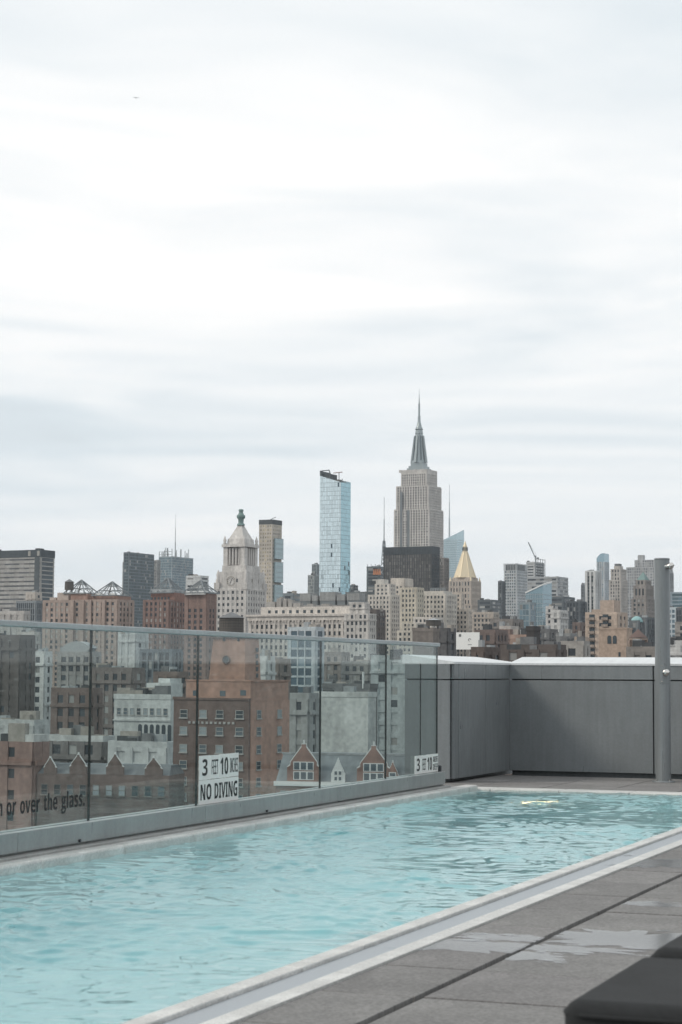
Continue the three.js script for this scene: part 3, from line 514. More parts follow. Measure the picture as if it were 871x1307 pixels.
{
  const B = site('brick_tower', 'red brick tower with pyramid frame left of its darker twin', 'brick tower', [183, 216, 241], 1120), H = B.H(767); block(B, 0, H, { ...BRICK, bw: 3.2 }); parapet(B, H, 0.8); const X = (px) => (px - B.mid) * B.k / 0.88;
  onRoof(B, 'penthouse', tone([140, 92, 74]), 1, -1, B.w * 0.92, B.H(756) - H, B.dp * 0.6, H);
  for (let k = 0; k < 6; k++) onRoof(B, 'loft_window', M.pane0, -B.w * 0.36 + k * B.w * 0.13, B.dp * 0.3 - 0.92, 1.2, 1.8, 0.3, B.H(765.5));
  pyramid(B, 0.3, -1, 7.6, B.H(756), B.H(736) - B.H(756)); onRoof(B, 'clerestory', M.roofPale, 0, -1, 14, 2, 13, B.H(756)); done(B, tone([130, 96, 84]));
}
{
  const B = site('brick_tower', 'red brick tower with pale pyramid frame beside the clock tower', 'brick tower', [236, 264, 276], 1090), H = B.H(759); block(B, 0, H, { ...BRICK, bw: 4.4, blind: 0.12, crown: 7 }); parapet(B, H, 0.8);
  pyramid(B, 0, 0, 7.4, H + 1, B.H(740) - H - 1); onRoof(B, 'clerestory', M.white, 0, 0, 13, 2, 12, H); done(B, tone([136, 102, 88]));
}
plain('office_tower', 'dark blue grey glass tower behind the brick towers', 'office tower', [157, 164, 196], 706, 2400, [92, 108, 116], { ...S.curtain, glass: [0.055, 0.085, 0.10], bw: 3, sf: 0.25 }, { units: 3 });
plain('office_tower', 'grey slab tower peeping out left of the dark glass tower', 'office tower', [156, 163, 168], 718, 2700, [158, 162, 162], S.fins);
plain('office_tower', 'thin grey tower between the dark glass tower and the rebar tower', 'office tower', [195.5, 200, 204], 716, 2700, [150, 150, 148], S.fins);
{
  const B = plain('unfinished_tower', 'blue grey tower under construction with bare rebar columns on top', 'tower', [202, 219, 246], 711, 2900, [140, 156, 164], { ...S.curtain, glass: [0.13, 0.19, 0.22] }), H = B.H(711);
  for (let k = 0; k < 22; k++) { const f = k % 2 ? 'z' : 'x', t = rr(-0.5, 0.5), h = rr(5, 14), x = f === 'x' ? t * B.w : B.w / 2 - 0.6, z = f === 'x' ? B.dp / 2 - 0.6 : t * B.dp; new MB().bar([x, H, z], [x, H + h, z], 0.35).build('bare_column', M.steel, B.g); }
  for (const y of [4, 8]) new MB().bar([-B.w / 2, H + y, B.dp / 2 - 0.6], [B.w / 2, H + y, B.dp / 2 - 0.6], 0.3).build('bare_beam', M.steel, B.g);
}
function mast(label, px, y0, y1, d, r, col, o = {}) {
  const g = new THREE.Group(); g.name = numbered('antenna_mast'); const v = ray(px, y0); g.position.set(v.x * d, EYE + v.y * d, -d); scene.add(g); tag(g, label, 'antenna'); const h = (y0 - y1) * d / F, m = std(col, 0.5);
  const seg = [[0, 0.38, 1], [0.38, 0.68, 0.6], [0.68, 1, 0.3]]; for (const [a, b, k] of seg) { const c = new THREE.CylinderGeometry(r * k * 0.85, r * k, h * (b - a), 8); c.translate(0, h * (a + b) / 2, 0); mesh('mast_section', c, m, g); }
  if (o.lattice) { const f = new MB(), R = r * 3.2, hh = h * o.lattice; for (let k = 0; k < 4; k++) { const a = k * 1.571, b = a + 1.571, A = (t, y) => [Math.cos(t) * R * (1 - y / hh * 0.6), y, Math.sin(t) * R * (1 - y / hh * 0.6)]; f.bar(A(a, 0), A(a, hh), r * 0.4); for (let j = 0; j < 6; j++) f.bar(A(a, hh * j / 6), A(b, hh * (j + 1) / 6), r * 0.25); } f.build('lattice', m, g); }
  return g;
}
mast('thin tall antenna mast above the rebar tower', 223.8, 713, 656, 2860, 0.75, [0.22, 0.23, 0.24]);
plain('office_block', 'pale flat topped block behind the rightmost brick tower', 'office block', [237, 256, 266], 736, 2000, [182, 186, 186], { ...S.ribbon, skip: 0.4 }, { units: 3 });
// --- stone clock tower
{
  const B = site('clock_tower', 'pale stone clock tower with colonnade, pyramid roof and green lantern', 'clock tower', [275, 314.5, 339], 1300), m = tone([190, 184, 177], 1.3), k = B.k;
  const P = { fh: 3.9, bw: 3.3, pf: 0.52, sf: 0.5, blind: 0.2, dep: 0.5 };
  tier(B, 275, 339, 900, 752, P); parapet(B, B.H(752), 0.9);
  tier(B, 280, 336, 752, 729, { ...P, fh: 8, bw: 9, pf: 0.8, sf: 0.8, skip: 0.75 });
  tier(B, 284, 333, 729, 721, { blank: true });
  const s0 = (331 - 287) / B.span, w = B.w * s0, dp = B.dp * s0, yb = B.H(721), yt = B.H(697), ox = -0.3;
  // colonnade storey: solid corners, columns between, dark loggia behind
  B.wall.box(ox - w / 2 + 3.15, ox + w / 2 - 3.15, yb, yt, -dp / 2 + 3.15, dp / 2 - 3.15);
  for (const [a, b] of [[-1, -1], [1, -1], [1, 1], [-1, 1]]) B.wall.box(ox + a * w / 2 - (a > 0 ? 3.2 : 0), ox + a * w / 2 + (a < 0 ? 3.2 : 0), yb, yt, b * dp / 2 - (b > 0 ? 3.2 : 0), b * dp / 2 + (b < 0 ? 3.2 : 0));
  for (let q = 0; q < 4; q++) { const t = -0.5 + (q + 0.5) / 4; for (const [x, z] of [[ox + t * (w - 6.4), dp / 2 - 0.9], [ox + w / 2 - 0.9, t * (dp - 6.4)]]) { const c = new THREE.CylinderGeometry(0.62, 0.7, yt - yb - 1.2, 12); c.translate(x, (yb + yt) / 2, z); mesh('column', c, m, B.g); } }
  const corn = new MB(); corn.box(ox - w / 2 - 0.9, ox + w / 2 + 0.9, yt, B.H(693.5), -dp / 2 - 0.9, dp / 2 + 0.9); corn.build('cornice', m, B.g);
  const r1 = B.H(693.5), r2 = B.H(686), r3 = B.H(668), a1 = 0.40, a2 = 0.085; const rf = new MB();
  rf.frus(ox - w * a1, ox + w * a1, -dp * a1, dp * a1, r1, ox - w * a1 * 0.93, ox + w * a1 * 0.93, -dp * a1 * 0.93, dp * a1 * 0.93, r2); rf.frus(ox - w * a1 * 0.86, ox + w * a1 * 0.86, -dp * a1 * 0.86, dp * a1 * 0.86, r2, ox - w * a2, ox + w * a2, -dp * a2, dp * a2, r3); rf.build('pyramid_roof', m, B.g);
  for (const [a, b] of [[-1, -1], [1, -1], [1, 1], [-1, 1]]) { const u = new THREE.LatheGeometry([[1.1, 0], [1.3, 0.8], [0.8, 1.4], [1.2, 2.6], [0.7, 4], [0.35, 5.2], [0.01, 6]].map((q) => new THREE.Vector2(...q)), 10); mesh('corner_urn', u, m, B.g).position.set(ox + a * w * 0.46, r1, b * dp * 0.46); }
  const ln = new THREE.LatheGeometry([[2.7, 0], [2.5, 1], [1.7, 1.6], [1.9, 4.2], [2.8, 5], [2.9, 6.6], [2.0, 7.2], [1.5, 8.3], [1.25, 9], [1.7, 9.6], [1.5, 10.7], [0.01, 10.9]].map((q) => new THREE.Vector2(...q)), 14); mesh('lantern', ln, M.verdigris, B.g).position.set(ox, r3 - 0.2, 0);
  const s1 = (336 - 280) / B.span, cw = B.w * s1 / 2, cd = B.dp * s1 / 2, cy = B.H(741.5), R = 3.1;
  for (const side of ['front', 'right']) {
    const c = new THREE.Group(); c.name = 'clock'; B.g.add(c); if (side === 'front') c.position.set(-0.5, cy, cd + 0.52); else { c.position.set(cw + 0.52, cy, 0.5); c.rotation.y = Math.PI / 2; }
    const ring = new THREE.TorusGeometry(R, 0.35, 8, 32); mesh('bezel', ring, tone([150, 140, 126]), c); const disc = new THREE.CylinderGeometry(R, R, 0.2, 32); disc.rotateX(Math.PI / 2); mesh('dial', disc, tone([205, 198, 186], 1.3), c);
    for (const [an, len] of [[0.5, 2.5], [3.6, 1.7]]) { const hnd = mesh('hand', new THREE.BoxGeometry(0.34, len, 0.15), M.dark, c); hnd.rotation.z = -an; hnd.position.set(Math.sin(an) * len * 0.42, Math.cos(an) * len * 0.42, 0.25); }
    const tk = new MB(); for (let q = 0; q < 12; q++) { const a = q * Math.PI / 6; tk.bar([Math.sin(a) * 2.1, Math.cos(a) * 2.1, 0.16], [Math.sin(a) * 2.7, Math.cos(a) * 2.7, 0.16], 0.13); } tk.build('hour_marks', M.dark, c);
  }
  for (const [a, b] of [[-1, 1], [1, 1], [1, -1]]) { const u = new THREE.LatheGeometry([[1.5, 0], [1.6, 2], [0.9, 3], [1.3, 5], [0.5, 7.5], [0.01, 8.5]].map((q) => new THREE.Vector2(...q)), 10); mesh('corner_urn', u, m, B.g).position.set(a * B.w * 0.45, B.H(743), b * B.dp * 0.45); onRoof(B, 'urn_pedestal', m, a * B.w * 0.45, b * B.dp * 0.45, 4, B.H(743) - B.H(752), 4, B.H(752)); }
  done(B, m, { trimName: 'cornice' });
}
// --- slim tan tower with stacked glass boxes
{
  const B = site('slim_tower', 'slim tan tower with dark cap and stacked glass bays', 'tower', [330, 347, 359], 1900), H = B.H(669), T = B.H(663);
  block(B, 0, H, { fh: 3.6, bw: 2.4, pf: 0.5, sf: 0.5, blind: 0.5, shade: [0.42, 0.36, 0.24], glass: [0.22, 0.2, 0.16], dep: 0.1 });
  new MB().box(-B.w / 2 - 0.2, B.w / 2 + 0.2, H, T, -B.dp / 2 - 0.2, B.dp / 2 + 0.2).build('dark_cap', tone([70, 78, 82]), B.g); new MB().bar([-2, T, 0], [6, T + 3, 0], 0.25).build('window_rig', M.steel, B.g);
  for (const [a, b] of [[687, 713], [717, 743], [746, 768], [771, 800]]) { const s = new MB(); s.box(B.w / 2 + 0.1, B.w / 2 + 2.6, B.H(b), B.H(a), -B.dp / 2 + 1, B.dp / 2 - 2.5); const q = s.build('glass_bay', std([0.30, 0.38, 0.40], 0.18, 0.6), B.g); const fr = new MB(); for (let k = 0; k <= 4; k++) { const y = B.H(b) + (B.H(a) - B.H(b)) * k / 4; fr.box(B.w / 2 + 2.6, B.w / 2 + 2.75, y - 0.2, y + 0.2, -B.dp / 2 + 1, B.dp / 2 - 2.5); } fr.build('mullions', M.steel, q); }
  done(B, tone([176, 163, 146]));
}
// --- tall glass tower with sloped top
{
  const B = site('glass_tower', 'tall slender pale blue glass tower with a sloped broken top', 'skyscraper', [407.5, 434.5, 447], 2150), y1 = B.H(606), y2 = B.H(615.5), y3 = B.H(613.5);
  const w = B.w / 2, d = B.dp / 2, core = new MB();
  core.quad([-w, 0, d], [w, 0, d], [w, y2, d], [-w, y1, d]).quad([w, 0, d], [w, 0, -d], [w, y3, -d], [w, y2, d]).quad([w, 0, -d], [-w, 0, -d], [-w, y1, -d], [w, y3, -d]).quad([-w, 0, -d], [-w, 0, d], [-w, y1, d], [-w, y1, -d]).quad([-w, y1 - 6, d], [w, y2 - 6, d], [w, y3 - 6, -d], [-w, y1 - 6, -d]); core.build('core', tone([120, 150, 160]), B.g);
  const cols = 13, rows = 52;
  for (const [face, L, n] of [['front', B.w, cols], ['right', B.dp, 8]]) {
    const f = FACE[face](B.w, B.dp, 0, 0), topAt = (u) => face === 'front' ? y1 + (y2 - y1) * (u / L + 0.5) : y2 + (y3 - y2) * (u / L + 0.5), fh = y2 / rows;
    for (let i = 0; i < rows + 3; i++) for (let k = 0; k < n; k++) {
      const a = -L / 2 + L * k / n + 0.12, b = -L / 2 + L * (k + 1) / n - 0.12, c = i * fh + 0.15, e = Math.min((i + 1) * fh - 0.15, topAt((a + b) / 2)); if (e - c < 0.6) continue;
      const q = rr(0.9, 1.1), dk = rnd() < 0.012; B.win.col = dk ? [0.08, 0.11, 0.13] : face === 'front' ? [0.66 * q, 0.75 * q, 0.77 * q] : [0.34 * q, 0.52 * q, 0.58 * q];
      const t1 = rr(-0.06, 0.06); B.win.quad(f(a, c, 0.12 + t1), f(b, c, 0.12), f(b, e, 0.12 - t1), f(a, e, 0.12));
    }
  }
  onRoof(B, 'machine_room', tone([120, 116, 110]), 2, 0, 9, 9, 8, y2 - 5); onRoof(B, 'machine_room', tone([70, 80, 84]), -w * 0.55, 0, 10, 8, B.dp * 0.7, y1 - 6); onRoof(B, 'machine_room', tone([96, 98, 98]), w * 0.35, -1, 5, 7, 8, y2 - 4);
  new MB().bar([-2, y1 + 3.5, 1], [9, y1 + 4, 1], 0.4).build('window_rig', tone([150, 110, 96]), B.g); new MB().bar([5, y1 - 8, 1], [5, y1 + 4, 1], 0.35).build('rig_post', M.steel, B.g); new MB().bar([w - 4, y2 - 3, 1], [w - 4, y2 + 5, 1], 0.3).build('rig_post', M.steel, B.g);
  const cw = new MB(); cw.box(-w - 0.2, -w + 1.2, y1 - 0.5, y1 + 5, -d, d).bar([-w, y1 + 5, d], [-w + 5, y1 + 7, 0], 0.5).bar([-w + 5, y1 + 7, 0], [0, y1 + 1, d], 0.5); cw.build('crown_frame', tone([80, 92, 96]), B.g);
  done(B, M.steel, { win: new THREE.MeshStandardMaterial({ color: lin(1, 1, 1), vertexColors: true, roughness: 0.1, metalness: 0.9 }) });
}
plain('stone_block', 'small stepped greenish tower at the foot of the tall glass tower', 'tower', [393, 401, 406.5], 735, 2300, [150, 160, 160], S.fins);
plain('office_tower', 'narrow grey tower just left of the tall glass tower', 'office tower', [398, 404, 408], 721, 2500, [130, 146, 152], S.fins);
plain('office_block', 'dark stepped block right of the tall glass tower base', 'office block', [446, 452, 457], 748, 2400, [80, 92, 98], S.ribbon);
plain('office_block', 'low dark roofs behind the machine boxes in mid skyline', 'office block', [441, 470, 488], 757, 1700, [96, 104, 106], S.ribbon, { units: 5 });
plain('office_block', 'small blue grey glazed block behind the clock tower', 'office block', [361, 374, 388], 759, 1500, [112, 126, 134], { ...S.ribbon }, { units: 4 });
plain('stone_block', 'small beige stone block beside the slim tan tower', 'building', [354, 364, 371], 766, 1420, [176, 166, 156], { ...S.punched, skip: 0.3 }, { units: 2 });
{ // grey machine boxes on a stone podium
  const B = site('mechanical_block', 'row of big grey machine boxes on a flat roof in mid skyline', 'building', [387, 452, 470], 1330), H = B.H(773); block(B, 0, H, { blank: true }); parapet(B, H, 0.6);
  for (const [a, b, y] of [[387, 402, 756], [403, 411, 759], [413, 435, 755], [436, 447, 758], [449, 466, 757]]) { const w = (b - a) * B.k * 1.05, x = ((a + b) / 2 - B.mid) * B.k / 0.9; onRoof(B, 'machine_box', tone([138, 140, 139]), x, B.dp / 2 - 8, w, B.H(y) - B.H(766), 9, B.H(766)); onRoof(B, 'machine_base', M.steel, x, B.dp / 2 - 8, w * 0.96, B.H(766) - H, 8.4, H); }
  done(B, tone([150, 146, 140]), { roof: M.roofDark });
}
{ // long stone building with heavy cornice
  const B = site('stone_building', 'long pale stone building with heavy cornice below the glass tower', 'building', [318, 446, 458], 1180), m = tone([190, 180, 168], 1.25), H = B.H(786), k = B.k;
  block(B, 0, H, { fh: 4.2, bw: 3.4, pf: 0.5, sf: 0.4, dep: 0.6 });
  const cn = new MB(); cn.box(-B.w / 2 - 1.6, B.w / 2 + 1.6, H, H + 1.2, -B.dp / 2 - 1.6, B.dp / 2 + 1.6).box(-B.w / 2 - 0.8, B.w / 2 + 0.8, H - 2.4, H, -B.dp / 2 - 0.8, B.dp / 2 + 0.8); cn.build('cornice', m, B.g);
  const H2 = B.H(775); B.wall.box(-B.w / 2 + 6, B.w / 2 - 0.5, H + 1.2, H2, -B.dp / 2 + 1, B.dp / 2 - 4); 
  for (let q = 0; q < 10; q++) { const x = -B.w / 2 + 12 + q * (B.w - 20) / 10; new MB().box(x - 0.9, x + 0.9, H + 2, H2 - 1.2, B.dp / 2 - 4, B.dp / 2 - 3.9).build('attic_window', M.pane0, B.g); }
  parapet(B, H2, 0.8, { w: B.w - 7, dp: B.dp - 6, ox: 2.5, oz: -1.5 });
  for (let q = 0; q < 30; q++) { const x = -B.w / 2 + 1 + q * (B.w - 2) / 29; new MB().box(x - 0.35, x + 0.35, H - 3.6, H - 2.4, B.dp / 2, B.dp / 2 + 1.3).build('bracket', m, B.g); }
  for (const [px, w2, h] of [[345, 6, 4], [356, 3, 6], [364, 2.4, 5], [371, 2.6, 5], [380, 5, 3], [398, 4, 2.5], [418, 5, 2.4]]) onRoof(B, 'rooftop_unit', tone([150, 145, 138]), (px - B.mid) * k / 0.9, -1, w2, h, 4, H2);
  done(B, m, { trimName: 'balustrade', roof: M.roofDark });
}
{
  const B = site('stone_building', 'tall pale stone wing stepping down beside the long cornice building', 'building', [440, 471, 480], 1120), m = tone([184, 178, 170], 1.2);
  tier(B, 440, 480, 900, 783, { ...S.punched, bw: 2.6, fh: 3.6, skip: 0.15 }); tier(B, 446, 471, 783, 770, { ...S.punched, skip: 0.8 }); parapet(B, B.H(770), 0.8, { w: B.w * 0.62, dp: B.dp * 0.62, ox: -1 }); done(B, m);
}
plain('brick_block', 'dark brown party wall block left of the white stepped building', 'building', [469, 481, 492], 780, 1300, [92, 80, 74], { ...S.punched, skip: 0.55 });
// --- white stepped block with lit wings
{
  const st = { fh: 3.6, bw: 3.1, pf: 0.5, sf: 0.46, dep: 0.45, blind: 0.12 };
  const part = (label, x, steps, d, col) => { const B = site('stepped_building', label, 'building', x, d), m = tone(col, 1.3); for (const [a, b, y0, y1, s] of steps) tier(B, a, b, y0, y1, { ...st, ...(s ?? {}) }); const [a, b, , y1] = steps[0]; parapet(B, B.H(y1), 0.8); done(B, m); return B; };
  const a = part('left wing of the white stepped building with dark slot windows', [470, 499, 510], [[470, 510, 900, 760], [480, 506, 760, 745, { bw: 3.5 }]], 1560, [194, 184, 170]);
  onRoof(a, 'tower_box', tone([196, 190, 178]), -2, 2, 10, a.H(739) - a.H(745), 8, a.H(745)); onRoof(a, 'louvre_bank', tone([60, 70, 76]), -7, 4, 6, a.H(740.5) - a.H(745), 4, a.H(745));
  part('tall central shaft of the white stepped building below the dark glass slab', [499, 516, 527], [[499, 527, 900, 739, { crown: 5 }]], 1600, [188, 175, 158]);
  part('bright sunlit stone wing with close set windows in mid skyline', [511, 532, 541], [[511, 541, 900, 751]], 1500, [238, 222, 190]);
  const c = part('right wing of the white stepped building below open roof frames', [538, 569, 583], [[538, 583, 900, 759], [541, 577, 759, 754, { blank: true }]], 1520, [198, 188, 172]);
  const fr = new MB(); for (let q = 0; q < 7; q++) { const x = -c.w * 0.3 + q * c.w * 0.1; fr.bar([x, c.H(754), 2], [x, c.H(750), 2], 0.3); } fr.bar([-c.w * 0.3, c.H(750), 2], [c.w * 0.3, c.H(750), 2], 0.3).bar([-c.w * 0.3, c.H(752), 2], [c.w * 0.3, c.H(752), 2], 0.25); fr.build('roof_frame', M.steel, c.g);
  onRoof(c, 'penthouse', M.white, -5, 5, 12, c.H(754.5) - c.H(759), 5, c.H(759));
  part('far right wing of the white stepped building under the gold roof', [572, 598, 606], [[572, 606, 900, 779], [575, 590, 779, 757]], 1540, [188, 172, 153]);
  part('low front terrace block of the white stepped building', [507, 533, 546], [[507, 546, 900, 806], [514, 541, 806, 795]], 1380, [218, 207, 186]);
  part('lower stone front block between the sunlit wing and the grey party wall', [528, 552, 566], [[528, 566, 900, 789]], 1420, [188, 178, 166]);
}
// --- dark glass slab and its neighbours
{
  const B = site('glass_slab', 'dark bronze glass slab in front of the spired skyscraper', 'office tower', [489.5, 551, 561], 2250), H = B.H(697), C = B.H(707); 
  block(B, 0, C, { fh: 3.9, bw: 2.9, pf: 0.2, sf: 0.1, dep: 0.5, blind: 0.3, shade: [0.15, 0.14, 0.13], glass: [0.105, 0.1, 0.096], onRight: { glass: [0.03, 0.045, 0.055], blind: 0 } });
  new MB().box(-B.w / 2 - 0.4, B.w / 2 + 0.4, C, H, -B.dp / 2 - 0.4, B.dp / 2 + 0.4).build('crown_band', tone([58, 70, 78]), B.g); const fins = new MB(); for (let x = -B.w / 2; x <= B.w / 2; x += 1.9) fins.box(x - 0.15, x + 0.15, C, H - 0.3, B.dp / 2 + 0.4, B.dp / 2 + 0.7); stuff(fins.build('crown_fins', tone([52, 62, 68]), B.g)); done(B, tone([62, 66, 68]));
}
{
  const B = plain('sign_building', 'teal block with an orange roof sign left of the dark slab', 'building', [468, 484, 492], 724, 2400, [86, 104, 110], { ...S.ribbon, sf: 0.3 }), H = B.H(724);
  for (const x of [-8, -3, 3, 8]) new MB().bar([x, H, B.dp / 2 - 1], [x, H + 4, B.dp / 2 - 1], 0.25).build('sign_post', M.steel, B.g);
  const lt = new MB(); let x = 1; for (const w of [2.6, 2.6, 2.6, 2.6]) { const zf = B.dp / 2 + 0.5; lt.bar([x, H - 9, zf], [x + 0.7, H - 2, zf], 0.45).bar([x + 0.7, H - 2, zf], [x + 1.6, H - 9, zf], 0.45).bar([x + 0.2, H - 6, zf], [x + 1.3, H - 5, zf], 0.35); x += w; } lt.build('sign_letters', std([0.55, 0.22, 0.10], 0.6), B.g);
}
mast('tall lattice broadcasting mast beside the dark glass slab', 490.3, 722, 634, 3000, 1.25, [0.20, 0.23, 0.25], { lattice: 0.36 });
plain('office_tower', 'thin brown tower edge between dark slab and gold roof', 'office tower', [558, 567, 573], 713, 2350, [128, 118, 110], { ...S.fins });
// --- the spired skyscraper
{
  const B = site('spired_skyscraper', 'tall stone setback skyscraper with metal crown and needle spire', 'skyscraper', [502.8, 548, 565.5], 2960), m = tone([186, 178, 170], 1.25);
  const st = { fh: 3.9, bw: 4.3, pf: 0.46, sf: 0.36, dep: 0.8, blind: 0.08, glass: [0.05, 0.053, 0.057] };
  tier(B, 502.8, 565.5, 900, 650, st); tier(B, 505.5, 563, 650, 620, st); tier(B, 512, 557.5, 620, 598, { ...st, bw: 3.6, crown: 6 });
  parapet(B, B.H(650), 1.5); parapet(B, B.H(620), 1.5, { w: B.w * 0.915, dp: B.dp * 0.915 });
  // deep dark recess strips between the wings, and shoulder piers
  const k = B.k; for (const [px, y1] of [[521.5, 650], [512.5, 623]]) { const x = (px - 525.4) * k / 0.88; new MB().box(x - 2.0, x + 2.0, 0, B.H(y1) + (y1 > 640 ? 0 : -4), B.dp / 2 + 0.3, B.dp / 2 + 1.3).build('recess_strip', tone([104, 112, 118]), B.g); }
  for (const [px, top] of [[517, 600], [527, 596.5], [536, 596.5], [545, 598]]) { const x = (px - 534) * k / 0.88; onRoof(B, 'crown_pier', m, x, B.dp * 0.36, 3.4, 4, 3, B.H(601)); }
  const ms = std([0.30, 0.34, 0.35], 0.35, 0.55), cx = 0.4, steps = [[519, 551, 598, 595.5], [521, 548.5, 595.5, 592.5], [524, 546, 592.5, 588]]; const st2 = new MB();
  for (const [a, b, y0, y1] of steps) { const h = (b - a) * k / 2 * 0.74; st2.box(cx - h, cx + h, B.H(y0) - 0.1, B.H(y1), -h, h); } st2.build('crown_steps', ms, B.g);
  const V = (px, y) => new THREE.Vector2(px * k, B.H(y)), pts = [[9.2, 588], [8.2, 584], [6.6, 572], [5.4, 560], [4.9, 551], [4.9, 547], [4.2, 545.5], [4.6, 543], [3.4, 541], [2.6, 536.5], [1.9, 535], [1.8, 527.5], [1.3, 527], [1.2, 511.5], [0.8, 511], [0.35, 500], [0.12, 492]].map(([a, b]) => V(a, b));
  mesh('spire', new THREE.LatheGeometry(pts, 16), ms, B.g).position.x = cx;
  for (let q = 0; q < 4; q++) { const a = q * Math.PI / 2, f = new MB(); const R0 = 11.5 * k, R1 = 5.6 * k, y0 = B.H(588), y1 = B.H(553); f.bar([cx + Math.cos(a) * R0 * 0.92, y0, Math.sin(a) * R0 * 0.92], [cx + Math.cos(a) * R1, y1, Math.sin(a) * R1], 1.5); f.build('spire_wing', ms, B.g); }
  const gl = std([0.10, 0.13, 0.15], 0.3); for (let q = 0; q < 4; q++) { const a = q * Math.PI / 2 + Math.PI / 4; const f = new MB(); f.bar([cx + Math.cos(a) * 8.3 * k, B.H(585), Math.sin(a) * 8.3 * k], [cx + Math.cos(a) * 5.3 * k, B.H(553), Math.sin(a) * 5.3 * k], 0.8); f.build('spire_glazing', gl, B.g); }
  for (const y of [544.5, 550]) { const t = new THREE.TorusGeometry(4.8 * k, 0.7, 6, 20); t.rotateX(Math.PI / 2); mesh('gallery_ring', t, ms, B.g).position.set(cx, B.H(y), 0); }
  done(B, m, { trim: m });
}
// --- faceted glass tower far behind, gold pyramid in front
{
  const B = site('faceted_tower', 'pale faceted glass tower with slanted top behind the gold pyramid', 'skyscraper', [565, 583, 592.5], 3700), w = B.w / 2, d = B.dp / 2, y1 = B.H(689), y2 = B.H(681), y3 = B.H(674.5), f = new MB();
  f.quad([-w, 0, d], [w, 0, d], [w, y2, d], [-w, y1, d]).quad([w, 0, d], [w, 0, -d], [w, y3, -d], [w, y2, d]).quad([w, 0, -d], [-w, 0, -d], [-w, y1, -d], [w, y3, -d]).quad([-w, y1, d], [w, y2, d], [w, y3, -d], [-w, y1, -d]); f.build('glass_skin', std([0.42, 0.54, 0.58], 0.2, 0.7), B.g);
  const ln = new MB(); for (let q = 0; q < 60; q++) { const y = y1 - q * 4.2; ln.box(-w, w + 0.4, y - 0.3, y + 0.3, d, d + 0.35).box(w, w + 0.4, y - 0.3, y + 0.3, -d, d); } for (let q = 0; q <= 12; q++) { const x = -w + q * w / 6; ln.box(x - 0.2, x + 0.2, 0, y1, d, d + 0.3); } stuff(ln.build('mullions', tone([150, 166, 172]), B.g));
}
mast('pale needle mast behind the slanted glass tower', 573.8, 688, 618, 3760, 1.6, [0.42, 0.46, 0.48]);
{
  const B = site('gold_roofed_tower', 'stone tower crowned by a gilded octagonal pyramid roof', 'tower', [570.5, 603, 617], 2050), m = tone([178, 160, 142], 1.2), st = { ...S.piers, fh: 4, bw: 3.2, pf: 0.55 };
  tier(B, 570.5, 617, 900, 772, st); tier(B, 573, 613.5, 772, 741, { ...st, fh: 6 }); tier(B, 576.5, 610, 741, 736.5, { blank: true });
  for (const [a, b] of [[-1, -1], [1, -1], [1, 1], [-1, 1]]) { const u = new THREE.ConeGeometry(1.3, 5, 8); u.translate(0, 2.5, 0); mesh('corner_pinnacle', u, M.gold, B.g).position.set(a * B.w * 0.40, B.H(741), b * B.dp * 0.40); }
  const R = 15.2 * B.k, y0 = B.H(736.5), y1 = B.H(703), y2 = B.H(696.5), y3 = B.H(688.5); const oct = (r0, r1, h, n) => { const c = new THREE.CylinderGeometry(r1, r0, h, 8, n, false); const g = toCreasedNormals(c, 0.1); g.translate(0, h / 2, 0); return g; };
  mesh('gilded_roof', oct(R, R * 0.22, y1 - y0, 8), M.gold, B.g).position.y = y0; mesh('roof_lantern', oct(R * 0.24, R * 0.17, y2 - y1, 1), M.gold, B.g).position.y = y1; const sp = new THREE.ConeGeometry(R * 0.2, y3 - y2, 8); sp.translate(0, (y3 - y2) / 2, 0); mesh('roof_finial', sp, M.gold, B.g).position.y = y2;
  for (let q = 0; q < 8; q++) { const a = q * Math.PI / 4, f = new MB(); f.bar([Math.sin(a) * R, y0, Math.cos(a) * R], [Math.sin(a) * R * 0.22, y1, Math.cos(a) * R * 0.22], 0.28); f.build('roof_ridge', M.gold, B.g); const op = new MB(); op.box(-0.5, 0.5, y1 + 0.8, y2 - 0.6, R * 0.2, R * 0.235); const o2 = op.build('lantern_window', M.pane0, B.g); o2.rotation.y = a + Math.PI / 8; const dm = new THREE.ConeGeometry(0.7, 2.2, 6); dm.translate(0, 1.1, 0); mesh('roof_dormer', dm, M.gold, B.g).position.set(Math.sin(a + 0.39) * R * 0.9, y0 + 0.4, Math.cos(a + 0.39) * R * 0.9); }
  done(B, m);
}
plain('office_block', 'dark low office block just right of the gold roofed tower', 'office block', [610, 628, 640], 767, 1900, [84, 94, 100], { ...S.ribbon, sf: 0.4 }, { units: 3 });
plain('apartment_block', 'plain tan block below the gold roofed tower on the right', 'apartment block', [603, 630, 637], 783, 1500, [164, 148, 132], { ...S.punched, bw: 3, skip: 0.05 }, { units: 4 });
// --- right horizon
{
  const B = site('apartment_tower', 'pale grey gridded tower with finned crown right of the gold roof', 'tower', [643.5, 660, 673], 2300), H = B.H(728); block(B, 0, H, { fh: 3.4, bw: 3.0, pf: 0.34, sf: 0.36, blind: 0.25, dep: 0.3, glass: [0.13, 0.16, 0.18] });
  const fr = new MB(), T = B.H(719); for (let q = 0; q <= 8; q++) { const x = -B.w / 2 + q * B.w / 8, z = -B.dp / 2 + q * B.dp / 8; fr.box(x - 0.4, x + 0.4, H, T, B.dp / 2 - 1, B.dp / 2).box(B.w / 2 - 1, B.w / 2, H, T, z - 0.4, z + 0.4); } fr.build('crown_fins', tone([150, 156, 160]), B.g); onRoof(B, 'machine_room', M.roofDark, 0, 0, B.w * 0.9, T - H - 1, B.dp * 0.9, H); done(B, tone([176, 182, 186]));
}
plain('office_block', 'narrow dark tower edge left of the gridded tower', 'office block', [636, 641, 645], 743, 2000, [92, 100, 106], S.fins);
